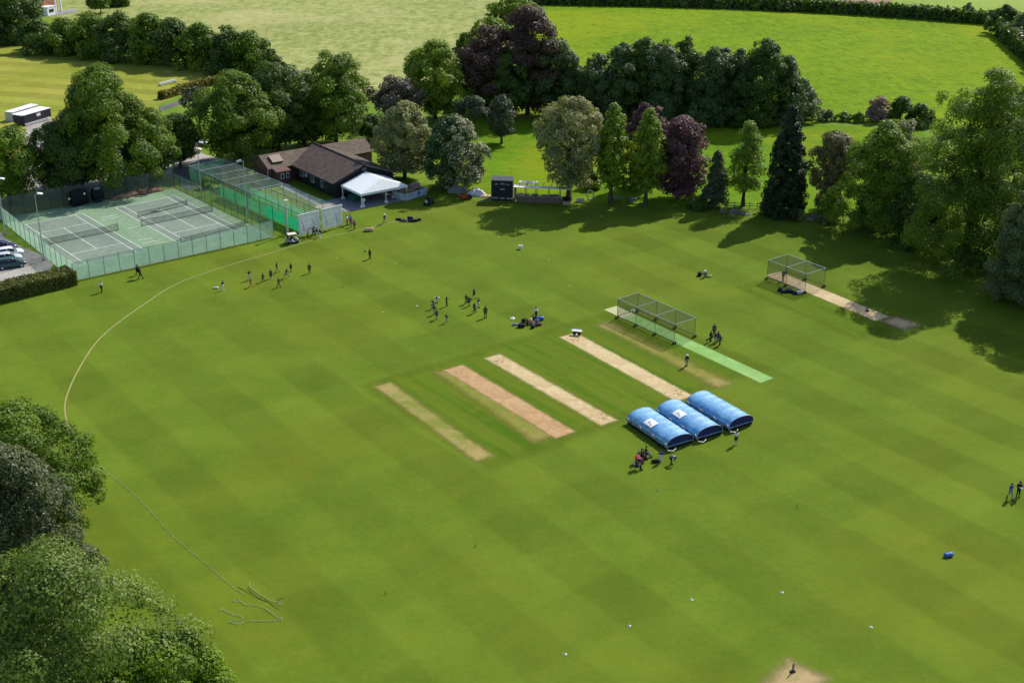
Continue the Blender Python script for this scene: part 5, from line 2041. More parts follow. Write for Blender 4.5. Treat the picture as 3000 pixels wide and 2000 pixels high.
picnic('weathered picnic table on the shaded terrace below the canopy', lp(5.0, -3.2), FA + .3, P_WOODD)
picnic('second weathered picnic table near the right end of the canopy', lp(8.6, -4.2), FA - .2, P_WOODD)
picnic('brown picnic table just outside the right corner of the canopy', lp(11.8, -5.0), FA + .5, P_WOOD)
picnic('dark blue picnic table in deep shade under the slim trees', gp(1850, 594), .1, plain('dark_blue_paint', (.02, .03, .09), .6))
picnic('second dark blue picnic table in deep shade near a pale stripe', gp(1806, 590), -.1, plain('dark_blue_paint', (.02, .03, .09), .6))

# white edged raised bed heaped with timber
p, q = gp(1187, 588), gp(1212, 597)
a, b = gp(1188, 590), gp(1250, 570)
d = b - a
root = thing('builder_skip', 'pale blue and white sided skip heaped with brown timber offcuts', 'skip', (a.x, a.y, .04), math.atan2(d.y, d.x))
L = d.length
m = MB()
z1 = 1.25
for (xa, ya, xb, yb) in ((0, 0, L, 0), (0, 3.0, L, 3.0), (0, 0, 0, 3.0), (L, 0, L, 3.0)):
    o_ = .06
    mx, my = (xa + xb) / 2, (ya + yb) / 2
    m.box((mx, my, z1 / 2), (abs(xb - xa) + .1 if ya == yb else .08, abs(yb - ya) - .1 if xa == xb else .08, z1))
obj('side_panel', m, plain('pale_blue_white_panel', (.42, .50, .58), .5, .3, 0, .25, 1.5), root)
m = MB()
m.box((L * .62, -.06, .75), (.5, .05, .55))
obj('blue_plate', m, P_BLUE, root)
m = MB()
rr_ = random.Random(5)
for i in range(34):
    x, y, z = rr_.uniform(.5, L - .6), rr_.uniform(.5, 2.5), rr_.uniform(.9, 1.5)
    Mq = Matrix.Translation((x, y, z)) @ Matrix.Rotation(rr_.uniform(0, 3), 4, 'Z') @ Matrix.Rotation(rr_.uniform(-.3, .3), 4, 'Y')
    m.box((0, 0, 0), (rr_.uniform(.7, 1.9), rr_.uniform(.1, .3), .06), 0, Mq)
obj('timber', m, P_WOOD, root)
m = MB()
m.loft([[(x, 1.9 + y, z) for (y, z) in ((-.5, 1.3), (-.3, 1.85), (.3, 1.9), (.6, 1.3))] for x in (L * .6, L * .8, L * .98)])
obj('folded_sheet', m, plain('mauve_sheet', (.28, .19, .22), .8), root)
# lone mower in the tree shade
p = gp(1257, 600)
root = thing('ride_on_mower', 'dark ride on mower parked in the tree shade right of the skip', 'mower', (p.x, p.y, .04), 1.2)
m = MB()
m.loft([[(x, -w, .35), (x, -w, h), (x, 0, h + .1), (x, w, h), (x, w, .35)] for x, w, h in ((-.9, .45, .7), (-.3, .5, .75), (.1, .42, .95), (.8, .38, .9), (1.0, .3, .7))])
obj('body', m, plain('dark_mower_green', (.015, .03, .025), .5), root)
m = MB()
m.box((-.45, 0, .92), (.5, .55, .12))
m.box((-.72, 0, 1.2), (.12, .55, .55))
obj('seat', m, P_BLACK, root)
m = MB()
m.tube([(.05, 0, .9), (-.12, 0, 1.2)], .03, 6)
m.lathe([(.15, 0), (.19, 0), (.19, .03), (.15, .03)], 14, Matrix.Translation((-.14, 0, 1.22)) @ Matrix.Rotation(-.5, 4, 'Y'))
obj('steering_wheel', m, P_BLACK, root)
for x, y, r_ in ((-.7, -.5, .36), (-.7, .5, .36), (.75, -.42, .24), (.75, .42, .24)):
    m = MB()
    m.lathe([(.05, -.12), (r_ * .85, -.12), (r_, -.07), (r_, .07), (r_ * .85, .12), (.05, .12)], 14, Matrix.Translation((x, y, r_)) @ Matrix.Rotation(math.pi / 2, 4, 'X'))
    obj('wheel', m, P_RUBBER, root)
m = MB()
m.lathe([(0, 0), (.25, .05), (.28, .3), (.12, .5), (0, .52)], 12, Matrix.Translation((-1.1, 0, .6)))
obj('grass_box', m, plain('pale_grey_plastic', (.35, .37, .37), .6), root)


# tarpaulins and red mower left of the scoreboard
def tarp(label, p, L, w, h, mat, rz, seed):
    rnd = random.Random(seed)
    root = thing('tarpaulin', label, 'tarpaulin', (p.x, p.y, .04), rz, 'crumpled sheets left of the scoreboard')
    m = MB()
    n = 12
    secs = []
    for i in range(n + 1):
        f = i / n
        k = math.sin(math.pi * (.04 + .92 * f)) ** .6
        secs.append([(L * (f - .5), y * w * (.6 + .4 * k) + rnd.uniform(-.06, .06), z * h * k * rnd.uniform(.75, 1.2)) for (y, z) in ((-.5, 0), (-.42, .5), (-.2, .95), (.1, 1), (.35, .7), (.5, 0))])
    m.loft(secs)
    obj('sheet', m, mat, root)
    m = MB()
    m.tube([(-L * .45, -w * .55, .03), (0, -w * .62, .05), (L * .45, -w * .5, .03)], .03, 5)
    obj('edge_rope', m, P_ROPE, root)


tarp('grey sheet heap with a squared end, farthest left of the crumpled sheets', gp(1340, 561), 3.6, 2.0, 1.1, plain('grey_tarp', (.17, .19, .19), .7), .1, 1)
tarp('white and mauve crumpled sheet in sun beside the red mower', gp(1396, 572), 3.2, 1.8, 1.2, plain('white_mauve_tarp', (.62, .58, .64), .6, .3, 0, .3, 2), -.15, 2)
tarp('flat orange tan sheet touching the black scoreboard', gp(1425, 577), 2.4, 1.2, .35, plain('tan_tarp', (.52, .36, .22), .7), .05, 3)
p = gp(1360, 584)
root = thing('hand_mower', 'red cylinder mower with dark box in front of the white crumpled sheet', 'mower', (p.x, p.y, .04), .4)
m = MB()
m.loft([[(x, -.5, .25), (x, -.5, h), (x, .5, h), (x, .5, .25)] for x, h in ((-.5, .6), (0, .95), (.5, .75))])
obj('engine_cover', m, P_RED, root)
m = MB()
m.lathe([(.05, -.55), (.3, -.55), (.3, .55), (.05, .55)], 14, Matrix.Translation((.55, 0, .3)) @ Matrix.Rotation(math.pi / 2, 4, 'X'))
obj('roller', m, P_DKSTEEL, root)
m = MB()
m.tube([(-.4, -.4, .6), (-1.3, -.4, 1.15), (-1.3, .4, 1.15), (-.4, .4, .6)], .035, 6)
obj('handle', m, P_STEEL, root)
m = MB()
m.box((1.0, 0, .35), (.55, 1.0, .5))
obj('grass_box', m, P_BLACK, root)
p = gp(1310, 552)
root = thing('white_gas_bottle', 'pale upright box standing in the shade beyond the sheets', 'box', (p.x, p.y, .04))
m = MB()
m.box((0, 0, .75), (.8, .5, 1.5))
obj('body', m, plain('grey_white_box', (.4, .42, .42), .6), root)
m = MB()
m.box((0, 0, 1.54), (.86, .56, .08))
obj('lid', m, P_GREYC, root)

# ------------------------------------------------------------------ black scoreboard box
a, b = gp(1440, 588), gp(1501, 590)
d = b - a
L = d.length
sb = thing('scoreboard', 'black cube shaped scoreboard with small white slots beside the open shed', 'scoreboard', (a.x, a.y, .04), math.atan2(d.y, d.x))
HS = 3.6
m = MB()
m.box((L / 2, 1.3, HS / 2), (L, 2.6, HS))
obj('body', m, plain('scoreboard_black', (.008, .010, .016), .55, .35), sb)
m = MB()
m.box((L / 2, 1.3, HS + .04), (L + .16, 2.76, .08))
obj('roof', m, P_DKSTEEL, sb)
m = MB()
for x in (-.05, L + .05):
    m.box((x, -.03, HS / 2), (.1, .1, HS))
obj('corner_trim', m, plain('grey_trim', (.2, .21, .23), .6), sb)
M_NUM = plain('score_number_white', (.55, .57, .58), .7)


def digits(x, z, w, h, pattern):
    m = MB()
    seg = {'a': (0, h / 2, w, .05), 'g': (0, 0, w, .05), 'd': (0, -h / 2, w, .05), 'f': (-w / 2, h / 4, .05, h / 2), 'b': (w / 2, h / 4, .05, h / 2), 'e': (-w / 2, -h / 4, .05, h / 2), 'c': (w / 2, -h / 4, .05, h / 2)}
    for i, ch in enumerate(pattern):
        for s in ch:
            dx, dz, sw, sh = seg[s]
            m.box((x + i * (w + .14) + dx, -.02, z + dz), (sw, .03, sh))
    return m


ALL0 = 'abcdef'
for x, z, w, h, n in ((L * .19, HS * .83, .16, .16, 2), (L * .46, HS * .85, .12, .2, 3), (L * .73, HS * .82, .12, .14, 2), (L * .44, HS * .58, .14, .24, 3), (L * .06, HS * .14, .14, .22, 4), (L * .44, HS * .13, .14, .22, 3), (L * .76, HS * .13, .14, .22, 4)):
    obj('score_digits', digits(x, z, w, h, [ALL0] * n), M_NUM, sb)

# open fronted shed with shelves
a, b = gp(1506, 592), gp(1672, 600)
d = b - a
L = d.length
sh = thing('open_shed', 'long open fronted shed with pale roof edge and cluttered shelf beside the scoreboard', 'shed', (a.x, a.y, .04), math.atan2(d.y, d.x))
m = MB()
m.box((L / 2, 2.35, .35), (L, .08, .7))
m.box((.04, 1.2, 1.2), (.08, 2.2, 2.4))
obj('wall', m, M_TIMB, sh)
for k, x in enumerate([.1, L * .19, L * .38, L * .6, L * .8, L - .1]):
    m = MB()
    m.box((x, .0, 1.3), (.1, .1, 2.6))
    obj('post', m, P_WOODD, sh)
    m = MB()
    m.box((x, 2.2, 1.3), (.1, .1, 2.6))
    obj('post', m, P_WOODD, sh)
m = MB()
m.slab([(-.1, -.25, 2.75), (L + .1, -.25, 2.75), (L + .1, .75, 2.86), (-.1, .75, 2.86)], .06)
obj('front_roof_sheet', m, plain('pale_roof_sheet', (.74, .72, .68), .6, .3, 0, .2, 1), sh)
m = MB()
m.slab([(.6, 1.7, 3.0), (L * .4, 1.7, 3.0), (L * .4, 2.6, 3.1), (.6, 2.6, 3.1)], .06)
obj('rear_roof_sheet', m, plain('pale_roof_sheet', (.66, .64, .60), .6), sh)
for i in range(7):
    x = L * (i + .5) / 7
    m = MB()
    m.box((x, 1.25, 2.72), (.08, 2.9, .1))
    obj('rafter', m, P_WOODD, sh)
m = MB()
for k in range(4):
    m.box((L * .45, .2 + .2 * k, 1.05), (L * .82, .18, .05))
obj('counter', m, P_TAN, sh)
m = MB()
m.box((L * .45, .05, .55), (L * .82, .06, 1.0))
obj('counter_front', m, P_WOODD, sh)


def white_chair(label, p, rz, z, mat=P_WHITE):
    root = thing('garden_chair', label, 'chair', (p.x, p.y, z), rz, 'white garden chairs in the shed')
    m = MB()
    m.box((0, 0, .43), (.46, .46, .04))
    obj('seat', m, mat, root)
    m = MB()
    m.slab([(-.23, .22, .45), (.23, .22, .45), (.24, .34, .92), (-.24, .34, .92)], .03)
    obj('backrest', m, mat, root)
    for x in (-.2, .2):
        for y in (-.2, .2):
            m = MB()
            m.tube([(x, y, 0), (x * .9, y * .9, .42)], .02, 5)
            obj('leg', m, mat, root)


Msh = Matrix.Translation((a.x, a.y, 0)) @ Matrix.Rotation(math.atan2(d.y, d.x), 4, 'Z')
lsh = lambda x, y: Msh @ Vector((x, y, 0))
white_chair('white garden chair in the left bay of the open shed', lsh(1.3, 1.6), .3, .04)
white_chair('white garden chair in the third bay of the open shed', lsh(4.0, 1.5), -.3, .04)


def crate(label, p, rz, z, s, mat, group='crates and boxes at the shed'):
    root = thing('crate', label, 'crate', (p.x, p.y, z), rz, group)
    m = MB()
    sx, sy, sz = s
    for k in range(3):
        zz = sz * (k + .5) / 3
        m.box((0, -sy / 2, zz), (sx, .03, sz / 3 - .03))
        m.box((0, sy / 2, zz), (sx, .03, sz / 3 - .03))
        m.box((-sx / 2 + .015, 0, zz), (.03, sy - .03, sz / 3 - .03))
        m.box((sx / 2 - .015, 0, zz), (.03, sy - .03, sz / 3 - .03))
    obj('slat_side', m, mat, root)
    m = MB()
    m.box((0, 0, .02), (sx - .06, sy - .06, .03))
    m.box((0, 0, sz * .7), (sx - .07, sy - .07, .05))
    obj('contents', m, P_GREYC, root)


rc_ = random.Random(9)
for i, (x, y, z, s, mt, lab) in enumerate(((1.0, .55, 1.12, (.9, .5, .35), P_TAN, 'tan crate at the left end of the shed counter'),
                                           (2.2, .5, 1.12, (.8, .5, .3), P_WOOD, 'brown crate second along the shed counter'),
                                           (3.6, .55, 1.12, (1.0, .5, .35), P_WOODD, 'grey crate in the middle of the shed counter'),
                                           (5.2, .5, 1.12, (.9, .5, .3), P_GREYC, 'grey cloth filled crate right of the middle of the counter'),
                                           (6.6, .55, 1.12, (.8, .5, .35), P_WOODD, 'weathered crate at the right end of the shed counter'),
                                           (5.4, 1.7, .05, (.9, .9, .9), P_WOODD, 'big weathered crate on the shed floor at the back'),
                                           (7.2, 1.6, .05, (1.0, .8, 1.1), P_GREYC, 'tall grey crate on the shed floor near the right end'))):
    crate(lab, lsh(x, y), math.atan2(d.y, d.x) + rc_.uniform(-.1, .1), z, s, mt)
p = gp(1660, 600)
crate('sunlit orange tan crate on the grass at the right end of the shed', p, .1, .04, (1.3, .6, .5), P_TAN)
p = gp(1700, 592)
crate('pale grey crate in the shade between shed and white hoop', p, .1, .04, (1.3, .6, .6), plain('pale_grey_plastic', (.35, .37, .37), .6))
# white ring leaning in shade
p = gp(1729, 586)
root = thing('white_hoop', 'pale oval hoop standing upright in the shade under the trees', 'hoop', (p.x, p.y, .04), .1)
m = MB()
ring = [(math.cos(t) * .55, .1 * math.sin(t), .85 + math.sin(t) * .8) for t in [2 * math.pi * i / 24 for i in range(24)]]
m.tube(ring + [ring[0], ring[1]], .13, 6, False)
obj('ring', m, plain('pale_hoop', (.4, .42, .38), .7), root, True)
m = MB()
m.box((0, 0, .06), (.7, .4, .12))
obj('foot', m, P_DKSTEEL, root)
# rock garden stones by the conifer
rs_ = random.Random(3)
for i, (u, v, s, lab) in enumerate(((2118, 620, .5, 'flat grey stone at the left end of the stones under the feathery tree'), (2150, 622, .7, 'long grey stone below the feathery young tree'),
                                    (2180, 628, .6, 'pale stone right of the long grey one'), (2385, 636, .55, 'pale stone in the pile right of the conifer'),
                                    (2402, 640, .45, 'small pale stone at the right of the conifer pile'), (2372, 642, .5, 'brownish stone in the pile right of the conifer'))):
    p = gp(u, v)
    root = thing('stone', lab, 'stone', (p.x, p.y, .03), rs_.uniform(0, 3), 'edging stones')
    m = MB()
    ringn = 9
    secs = []
    for k in range(5):
        f = k / 4
        rr2 = s * (1.25 - .9 * f ** 1.6)
        secs.append([(math.cos(t) * rr2 * rs_.uniform(.8, 1.15) * 1.5, math.sin(t) * rr2 * rs_.uniform(.8, 1.15), f * s * .8) for t in [2 * math.pi * j / ringn for j in range(ringn)]])
    m.loft(secs)
    o = obj('rock', m, speckle('grey_rock', (.12, .115, .10), (.24, .225, .20), 3), root)
for (u, v, lab) in ((2112, 617, 'small yellow post at the left of the stones'), (2191, 625, 'small yellow post at the right of the stones')):
    p = gp(u, v)
    root = thing('marker_post', lab, 'post', (p.x, p.y, .03), 0, 'yellow marker posts')
    m = MB()
    m.tube([(0, 0, 0), (0, 0, .65)], .08, 8)
    obj('post', m, plain('faded_yellow', (.5, .48, .2), .7), root)
    m = MB()
    m.lathe([(.1, .65), (.11, .7), (.0, .8)], 8)
    obj('cap', m, plain('faded_yellow', (.5, .48, .2), .7), root)
# post and rail fence along the meadow edge
def rail_fence(label, p, q, n):
    d = q - p
    L = d.length
    root = thing('rail_fence', label, 'fence', (p.x, p.y, .03), math.atan2(d.y, d.x), 'low fences along the meadow')
    for i in range(n + 1):
        m = MB()
        m.box((L * i / n, 0, .55), (.1, .1, 1.1))
        obj('post', m, P_WOODD, root)
    for z in (.45, .9):
        m = MB()
        m.box((L / 2, -.07, z), (L, .04, .1))
        obj('rail', m, P_WOODD, root)


rail_fence('low weathered rail fence behind the feathery young tree and stones', gp(2040, 606), gp(2240, 612), 9)
rail_fence('low rail fence between the meadow and the pasture scrub', gp(2400, 353), gp(2560, 358), 8)
# ------------------------------------------------------------------ people
def base_pose():
    J = dict(pel=(0, 0, .94), spi=(0, .01, 1.12), che=(0, .0, 1.32), nec=(0, 0, 1.47), hea=(0, -.03, 1.60), top=(0, -.02, 1.71), nos=(0, -.135, 1.59))
    for s, k in ((-1, 'r'), (1, 'l')):
        J['sh' + k] = (s * .18, 0, 1.41)
        J['el' + k] = (s * .24, .03, 1.13)
        J['wr' + k] = (s * .25, -.06, .88)
        J['ha' + k] = (s * .25, -.10, .80)
        J['hi' + k] = (s * .09, 0, .90)
        J['kn' + k] = (s * .10, -.03, .49)
        J['an' + k] = (s * .11, .02, .09)
        J['to' + k] = (s * .13, -.16, .04)
    return J


def pose(name):
    J = base_pose()
    if name == 'stand':
        pass
    elif name == 'walk':
        J.update(knl=(.10, -.19, .53), anl=(.10, -.27, .10), tol=(.10, -.44, .07), knr=(-.10, .02, .48), anr=(-.10, .30, .14), tor=(-.10, .16, .03),
                 ell=(.23, .16, 1.16), wrl=(.24, .20, .92), hal=(.24, .19, .84), elr=(-.23, -.10, 1.15), wrr=(-.23, -.30, .98), har=(-.23, -.37, .93))
    elif name == 'run':
        J.update(pel=(0, 0, .90), hil=(.09, 0, .87), hir=(-.09, 0, .87), spi=(0, -.06, 1.10), che=(0, -.13, 1.29), nec=(0, -.18, 1.44), hea=(0, -.23, 1.56), top=(0, -.23, 1.67), nos=(0, -.33, 1.54),
                 shl=(.18, -.14, 1.38), shr=(-.18, -.14, 1.38), knl=(.10, -.36, .66), anl=(.10, -.30, .26), tol=(.10, -.46, .18), knr=(-.10, .10, .47), anr=(-.10, .45, .30), tor=(-.10, .52, .16),
                 ell=(.26, .14, 1.18), wrl=(.22, -.02, 1.02), hal=(.2, -.09, 1.0), elr=(-.26, -.34, 1.18), wrr=(-.18, -.48, 1.34), har=(-.16, -.52, 1.41))
    elif name == 'arms':
        J.update(ell=(.44, .0, 1.40), wrl=(.66, -.05, 1.38), hal=(.74, -.07, 1.37), elr=(-.44, .0, 1.36), wrr=(-.64, -.08, 1.30), har=(-.71, -.10, 1.28), knl=(.18, -.03, .49), anl=(.24, .02, .09), tol=(.27, -.16, .04),
                 knr=(-.18, -.03, .49), anr=(-.24, .02, .09), tor=(-.27, -.16, .04))
    elif name == 'reach':
        J.update(ell=(.30, -.16, 1.26), wrl=(.26, -.38, 1.22), hal=(.25, -.46, 1.22), elr=(-.30, -.12, 1.55), wrr=(-.24, -.22, 1.78), har=(-.22, -.25, 1.86), knl=(.15, -.10, .50), anl=(.18, -.05, .09), tol=(.2, -.23, .04))
    elif name == 'fold':
        J.update(ell=(.27, -.04, 1.15), wrl=(.06, -.22, 1.16), hal=(-.01, -.22, 1.18), elr=(-.27, -.04, 1.15), wrr=(-.06, -.20, 1.12), har=(.01, -.22, 1.11))
    elif name == 'bend':
        J.update(pel=(0, .10, .88), hil=(.09, .10, .85), hir=(-.09, .10, .85), spi=(0, -.04, 1.02), che=(0, -.24, 1.10), nec=(0, -.40, 1.08), hea=(0, -.52, 1.02), top=(0, -.62, 1.0), nos=(0, -.54, .92),
                 shl=(.18, -.32, 1.08), shr=(-.18, -.32, 1.08), ell=(.22, -.36, .80), wrl=(.18, -.44, .56), hal=(.16, -.46, .48), elr=(-.22, -.36, .80), wrr=(-.18, -.44, .56), har=(-.16, -.46, .48))
    elif name == 'sit':     # on a chair seat at .42
        J.update(pel=(0, .08, .53), hil=(.10, .06, .52), hir=(-.10, .06, .52), spi=(0, .12, .72), che=(0, .13, .92), nec=(0, .11, 1.07), hea=(0, .08, 1.20), top=(0, .09, 1.31), nos=(0, -.03, 1.18),
                 shl=(.18, .12, 1.0), shr=(-.18, .12, 1.0), ell=(.26, .05, .74), wrl=(.20, -.18, .66), hal=(.17, -.25, .64), elr=(-.26, .05, .74), wrr=(-.20, -.18, .66), har=(-.17, -.25, .64),
                 knl=(.12, -.38, .52), anl=(.13, -.42, .10), tol=(.14, -.60, .05), knr=(-.12, -.38, .52), anr=(-.13, -.34, .10), tor=(-.14, -.52, .05))
    elif name == 'ground':
        J.update(pel=(0, .1, .13), hil=(.10, .06, .13), hir=(-.10, .06, .13), spi=(0, .16, .32), che=(0, .14, .52), nec=(0, .08, .66), hea=(0, .03, .79), top=(0, .03, .90), nos=(0, -.08, .77),
                 shl=(.18, .10, .60), shr=(-.18, .10, .60), ell=(.25, -.08, .42), wrl=(.14, -.30, .40), hal=(.08, -.34, .38), elr=(-.25, -.08, .42), wrr=(-.14, -.30, .40), har=(-.08, -.34, .38),
                 knl=(.17, -.36, .44), anl=(.13, -.62, .09), tol=(.14, -.79, .05), knr=(-.17, -.36, .44), anr=(-.13, -.58, .09), tor=(-.14, -.75, .05))
    elif name == 'crouch':
        J.update(pel=(0, .14, .42), hil=(.10, .12, .41), hir=(-.10, .12, .41), spi=(0, .08, .62), che=(0, -.05, .79), nec=(0, -.14, .90), hea=(0, -.22, 1.0), top=(0, -.24, 1.10), nos=(0, -.33, .96),
                 shl=(.18, -.08, .86), shr=(-.18, -.08, .86), ell=(.26, -.28, .66), wrl=(.16, -.46, .52), hal=(.12, -.50, .46), elr=(-.26, -.28, .66), wrr=(-.16, -.46, .52), har=(-.12, -.50, .46),
                 knl=(.17, -.30, .50), anl=(.14, .0, .10), tol=(.15, -.19, .04), knr=(-.17, -.30, .50), anr=(-.14, .02, .12), tor=(-.15, -.17, .04))
    return J


RAD = dict(pel=.125, spi=.115, che=.135, nec=.052, hea=.098, top=.06, nos=.014, sh=.062, el=.042, wr=.029, ha=.036, hi=.092, kn=.058, an=.038, to=.036)


def skin(name, J, bones, grow=0.0, scale_r=1.0, root='pel', fingers=False):
    bm = bmesh.new()
    sk = bm.verts.layers.skin.verify()
    V = {}

    def vert(k, co=None, r=None):
        if k not in V:
            v = bm.verts.new(co or J[k])
            rr = r if r is not None else RAD.get(k, RAD.get(k[:2], .05)) * scale_r + grow
            v[sk].radius = (rr, rr)
            V[k] = v
        return V[k]
    for a, b in bones:
        bm.edges.new((vert(a), vert(b)))
    if fingers:
        for s in ('l', 'r'):
            w, h = Vector(J['wr' + s]), Vector(J['ha' + s])
            d = (h - w).normalized()
            side = d.cross(Vector((0, 1, 0)))
            side = side.normalized() if side.length > .1 else Vector((1, 0, 0))
            curl = side.cross(d)
            for i, (o, L_) in enumerate(((-.032, .060), (-.012, .072), (.010, .070), (.030, .056))):
                p1 = h + d * .045 + side * o
                k1, k2 = 'f%s%da' % (s, i), 'f%s%db' % (s, i)
                vert(k1, p1 + d * L_ * .4, .009)
                vert(k2, p1 + d * L_ * .85 + curl * .02, .007)
                bm.edges.new((V['ha' + s], V[k1]))
                bm.edges.new((V[k1], V[k2]))
            kt = 'f%st' % s
            vert(kt, h + side * -.055 + d * .01 + curl * .015, .010)
            bm.edges.new((V['ha' + s], V[kt]))
    rk = root if root in V else list(V)[0]
    V[rk][sk].use_root = True
    me = bpy.data.meshes.new(name + '_frame')
    bm.to_mesh(me)
    bm.free()
    o = bpy.data.objects.new('temp_frame', me)
    COL.objects.link(o)
    o.modifiers.new('skin', 'SKIN').use_smooth_shade = True
    sb_ = o.modifiers.new('sub', 'SUBSURF')
    sb_.levels = 1
    sb_.render_levels = 1
    bpy.context.view_layer.update()
    dg = bpy.context.evaluated_depsgraph_get()
    out = bpy.data.meshes.new_from_object(o.evaluated_get(dg))
    out.name = name
    bpy.data.objects.remove(o)
    bpy.data.meshes.remove(me)
    out.polygons.foreach_set('use_smooth', [True] * len(out.polygons))
    return out


BODY = [('pel', 'spi'), ('spi', 'che'), ('che', 'nec'), ('nec', 'hea'), ('hea', 'top'), ('hea', 'nos')]
for s in 'lr':
    BODY += [('che', 'sh' + s), ('sh' + s, 'el' + s), ('el' + s, 'wr' + s), ('wr' + s, 'ha' + s), ('pel', 'hi' + s), ('hi' + s, 'kn' + s), ('kn' + s, 'an' + s), ('an' + s, 'to' + s)]
SHIRT = [('spi', 'che')] + [q for s in 'lr' for q in (('che', 'sh' + s), ('sh' + s, 'el' + s))]
SLEEVE = [(('el' + s), ('wr' + s)) for s in 'lr']
TROU = [q for s in 'lr' for q in (('pel', 'hi' + s), ('hi' + s, 'kn' + s), ('kn' + s, 'an' + s))]
SHORT = [q for s in 'lr' for q in (('pel', 'hi' + s), ('hi' + s, 'kn' + s))]
_pm = {}
M_SKIN = plain('skin_tone', (.42, .24, .16), .6, .3, 0, .05)


def blank(me):
    me.materials.clear()
    me.materials.append(None)
    return me


def pose_meshes(name):
    if name in _pm:
        return _pm[name]
    J = pose(name)
    D = {'J': J}
    D['body'] = blank(skin('body', J, BODY, 0, 1, 'pel', True))
    J2 = dict(J)
    J2['spi'] = tuple(Vector(J['spi']).lerp(Vector(J['pel']), .55))
    D['shirt'] = blank(skin('shirt', J2, SHIRT + SLEEVE, .018, 1.04, 'che'))
    D['tee'] = blank(skin('tee', J2, SHIRT, .018, 1.04, 'che'))
    D['trousers'] = blank(skin('trousers', J, TROU, .016, 1.05, 'pel'))
    D['shorts'] = blank(skin('shorts', J, SHORT, .018, 1.05, 'pel'))
    mb = MB()
    for s in 'lr':
        a, t = Vector(J['an' + s]), Vector(J['to' + s])
        mb.tube([a + Vector((0, .04, -.02)), a.lerp(t, .35), t, t + (t - a).normalized() * .07], [.055, .055, .05, .03], 8)
    D['shoes'] = blank(mb.mesh('shoes', True))
    h, tp = Vector(J['hea']), Vector(J['top'])
    ax = (tp - Vector(J['nec'])).normalized()
    Q = ax.to_track_quat('Z', 'Y').to_matrix().to_4x4()
    mb = MB()
    M = Matrix.Translation(h + Vector((0, .018, 0))) @ Q
    mb.lathe([(.085, -.05), (.112, .0), (.112, .05), (.09, .105), (.05, .14), (.0, .15)], 12, M)
    D['hair'] = blank(mb.mesh('hair', True))
    mb = MB()
    mb.lathe([(.11, .03), (.21, .035), (.215, .05), (.118, .06), (.11, .12), (.07, .17), (0, .18)], 14, Matrix.Translation(h) @ Q)
    D['hat'] = blank(mb.mesh('sun_hat', True))
    mb = MB()
    mb.lathe([(.112, .03), (.118, .06), (.09, .13), (0, .16)], 12, Matrix.Translation(h) @ Q)
    fw = (Vector(J['nos']) - h).normalized()
    c = h + fw * .15 + ax * .05
    sd = fw.cross(ax).normalized()
    mb.slab([c - sd * .08 - fw * .06, c + sd * .08 - fw * .06, c + sd * .06 + fw * .08, c - sd * .06 + fw * .08], .015)
    D['cap'] = blank(mb.mesh('cap', True))
    _pm[name] = D
    return D


CL = lambda n, c: plain('cloth_' + n, c, .85, .15, 0, .15, 5)
CLOTH = {'navy': CL('navy', (.016, .02, .055)), 'black': CL('black', (.013, .013, .016)), 'white': CL('white', (.70, .70, .68)), 'grey': CL('grey', (.24, .25, .26)), 'pink': CL('pink', (.75, .22, .28)),
         'red': CL('red', (.30, .025, .03)), 'maroon': CL('maroon', (.09, .015, .03)), 'blue': CL('blue', (.04, .10, .30)), 'sky': CL('sky', (.18, .34, .58)), 'purple': CL('purple', (.05, .03, .20)),
         'magenta': CL('magenta', (.36, .02, .22)), 'tan': CL('tan', (.34, .26, .13)), 'orange': CL('orange', (.70, .12, .03)), 'dkgreen': CL('dkgreen', (.02, .035, .025)), 'pale': CL('pale', (.5, .52, .46))}
HAIRC = {'dark': plain('hair_dark', (.02, .014, .01), .7), 'brown': plain('hair_brown', (.08, .045, .02), .7), 'fair': plain('hair_fair', (.28, .19, .09), .7), 'grey': plain('hair_grey', (.3, .29, .28), .7)}


def person(label, u, v, ps, H, face, top, leg, hair='dark', hat=None, short=False, tee=False, group=None, shoe='black', z=.036, at=None):
    p = at if at is not None else gp(u, v)
    D = pose_meshes(ps)
    root = thing('person', label, 'person', (p.x, p.y, z), R(face), group, H / 1.75)

    def piece(nm, key, mat):
        o = bpy.data.objects.new(nm, D[key])
        COL.objects.link(o)
        o.parent = root
        o.material_slots[0].link = 'OBJECT'
        o.material_slots[0].material = mat
    piece('body', 'body', M_SKIN)
    piece('shirt', 'tee' if tee else 'shirt', CLOTH[top])
    piece('shorts' if short else 'trousers', 'shorts' if short else 'trousers', CLOTH[leg])
    piece('shoes', 'shoes', CLOTH[shoe])
    if hat:
        piece('hat', 'hat' if hat != 'navycap' else 'cap', CLOTH['white' if hat == 'white' else 'navy'])
    else:
        piece('hair', 'hair', HAIRC[hair])
    return root, p


# facing: 0 looks towards the camera side (-y), 90 looks to the right (+x)
A1 = 'children running near the tennis courts'
person('child in long navy top and white trousers, leftmost of the running group', 654, 850, 'stand', 1.45, 60, 'navy', 'white', group=A1, shoe='white')
person('child in black tee with arms spread wide and pale legs, second from left', 731, 821, 'arms', 1.5, 20, 'black', 'pale', tee=True, group=A1)
person('child in navy top and orange shorts bending, in front of the arms spread child', 735, 841, 'walk', 1.35, 80, 'navy', 'orange', short=True, group=A1)
person('child in black walking left, just left of the middle pair', 771, 826, 'walk', 1.4, -70, 'black', 'black', group=A1)
person('child in black with white shoes in the middle of the running group', 794, 817, 'stand', 1.45, 30, 'black', 'navy', group=A1, shoe='white')
person('tall child in navy striding with tan trousers at the back of the group', 812, 799, 'walk', 1.6, 90, 'navy', 'tan', group=A1)
person('child leaning forward in a run, right of the middle of the group', 839, 815, 'run', 1.5, 100, 'black', 'grey', group=A1)
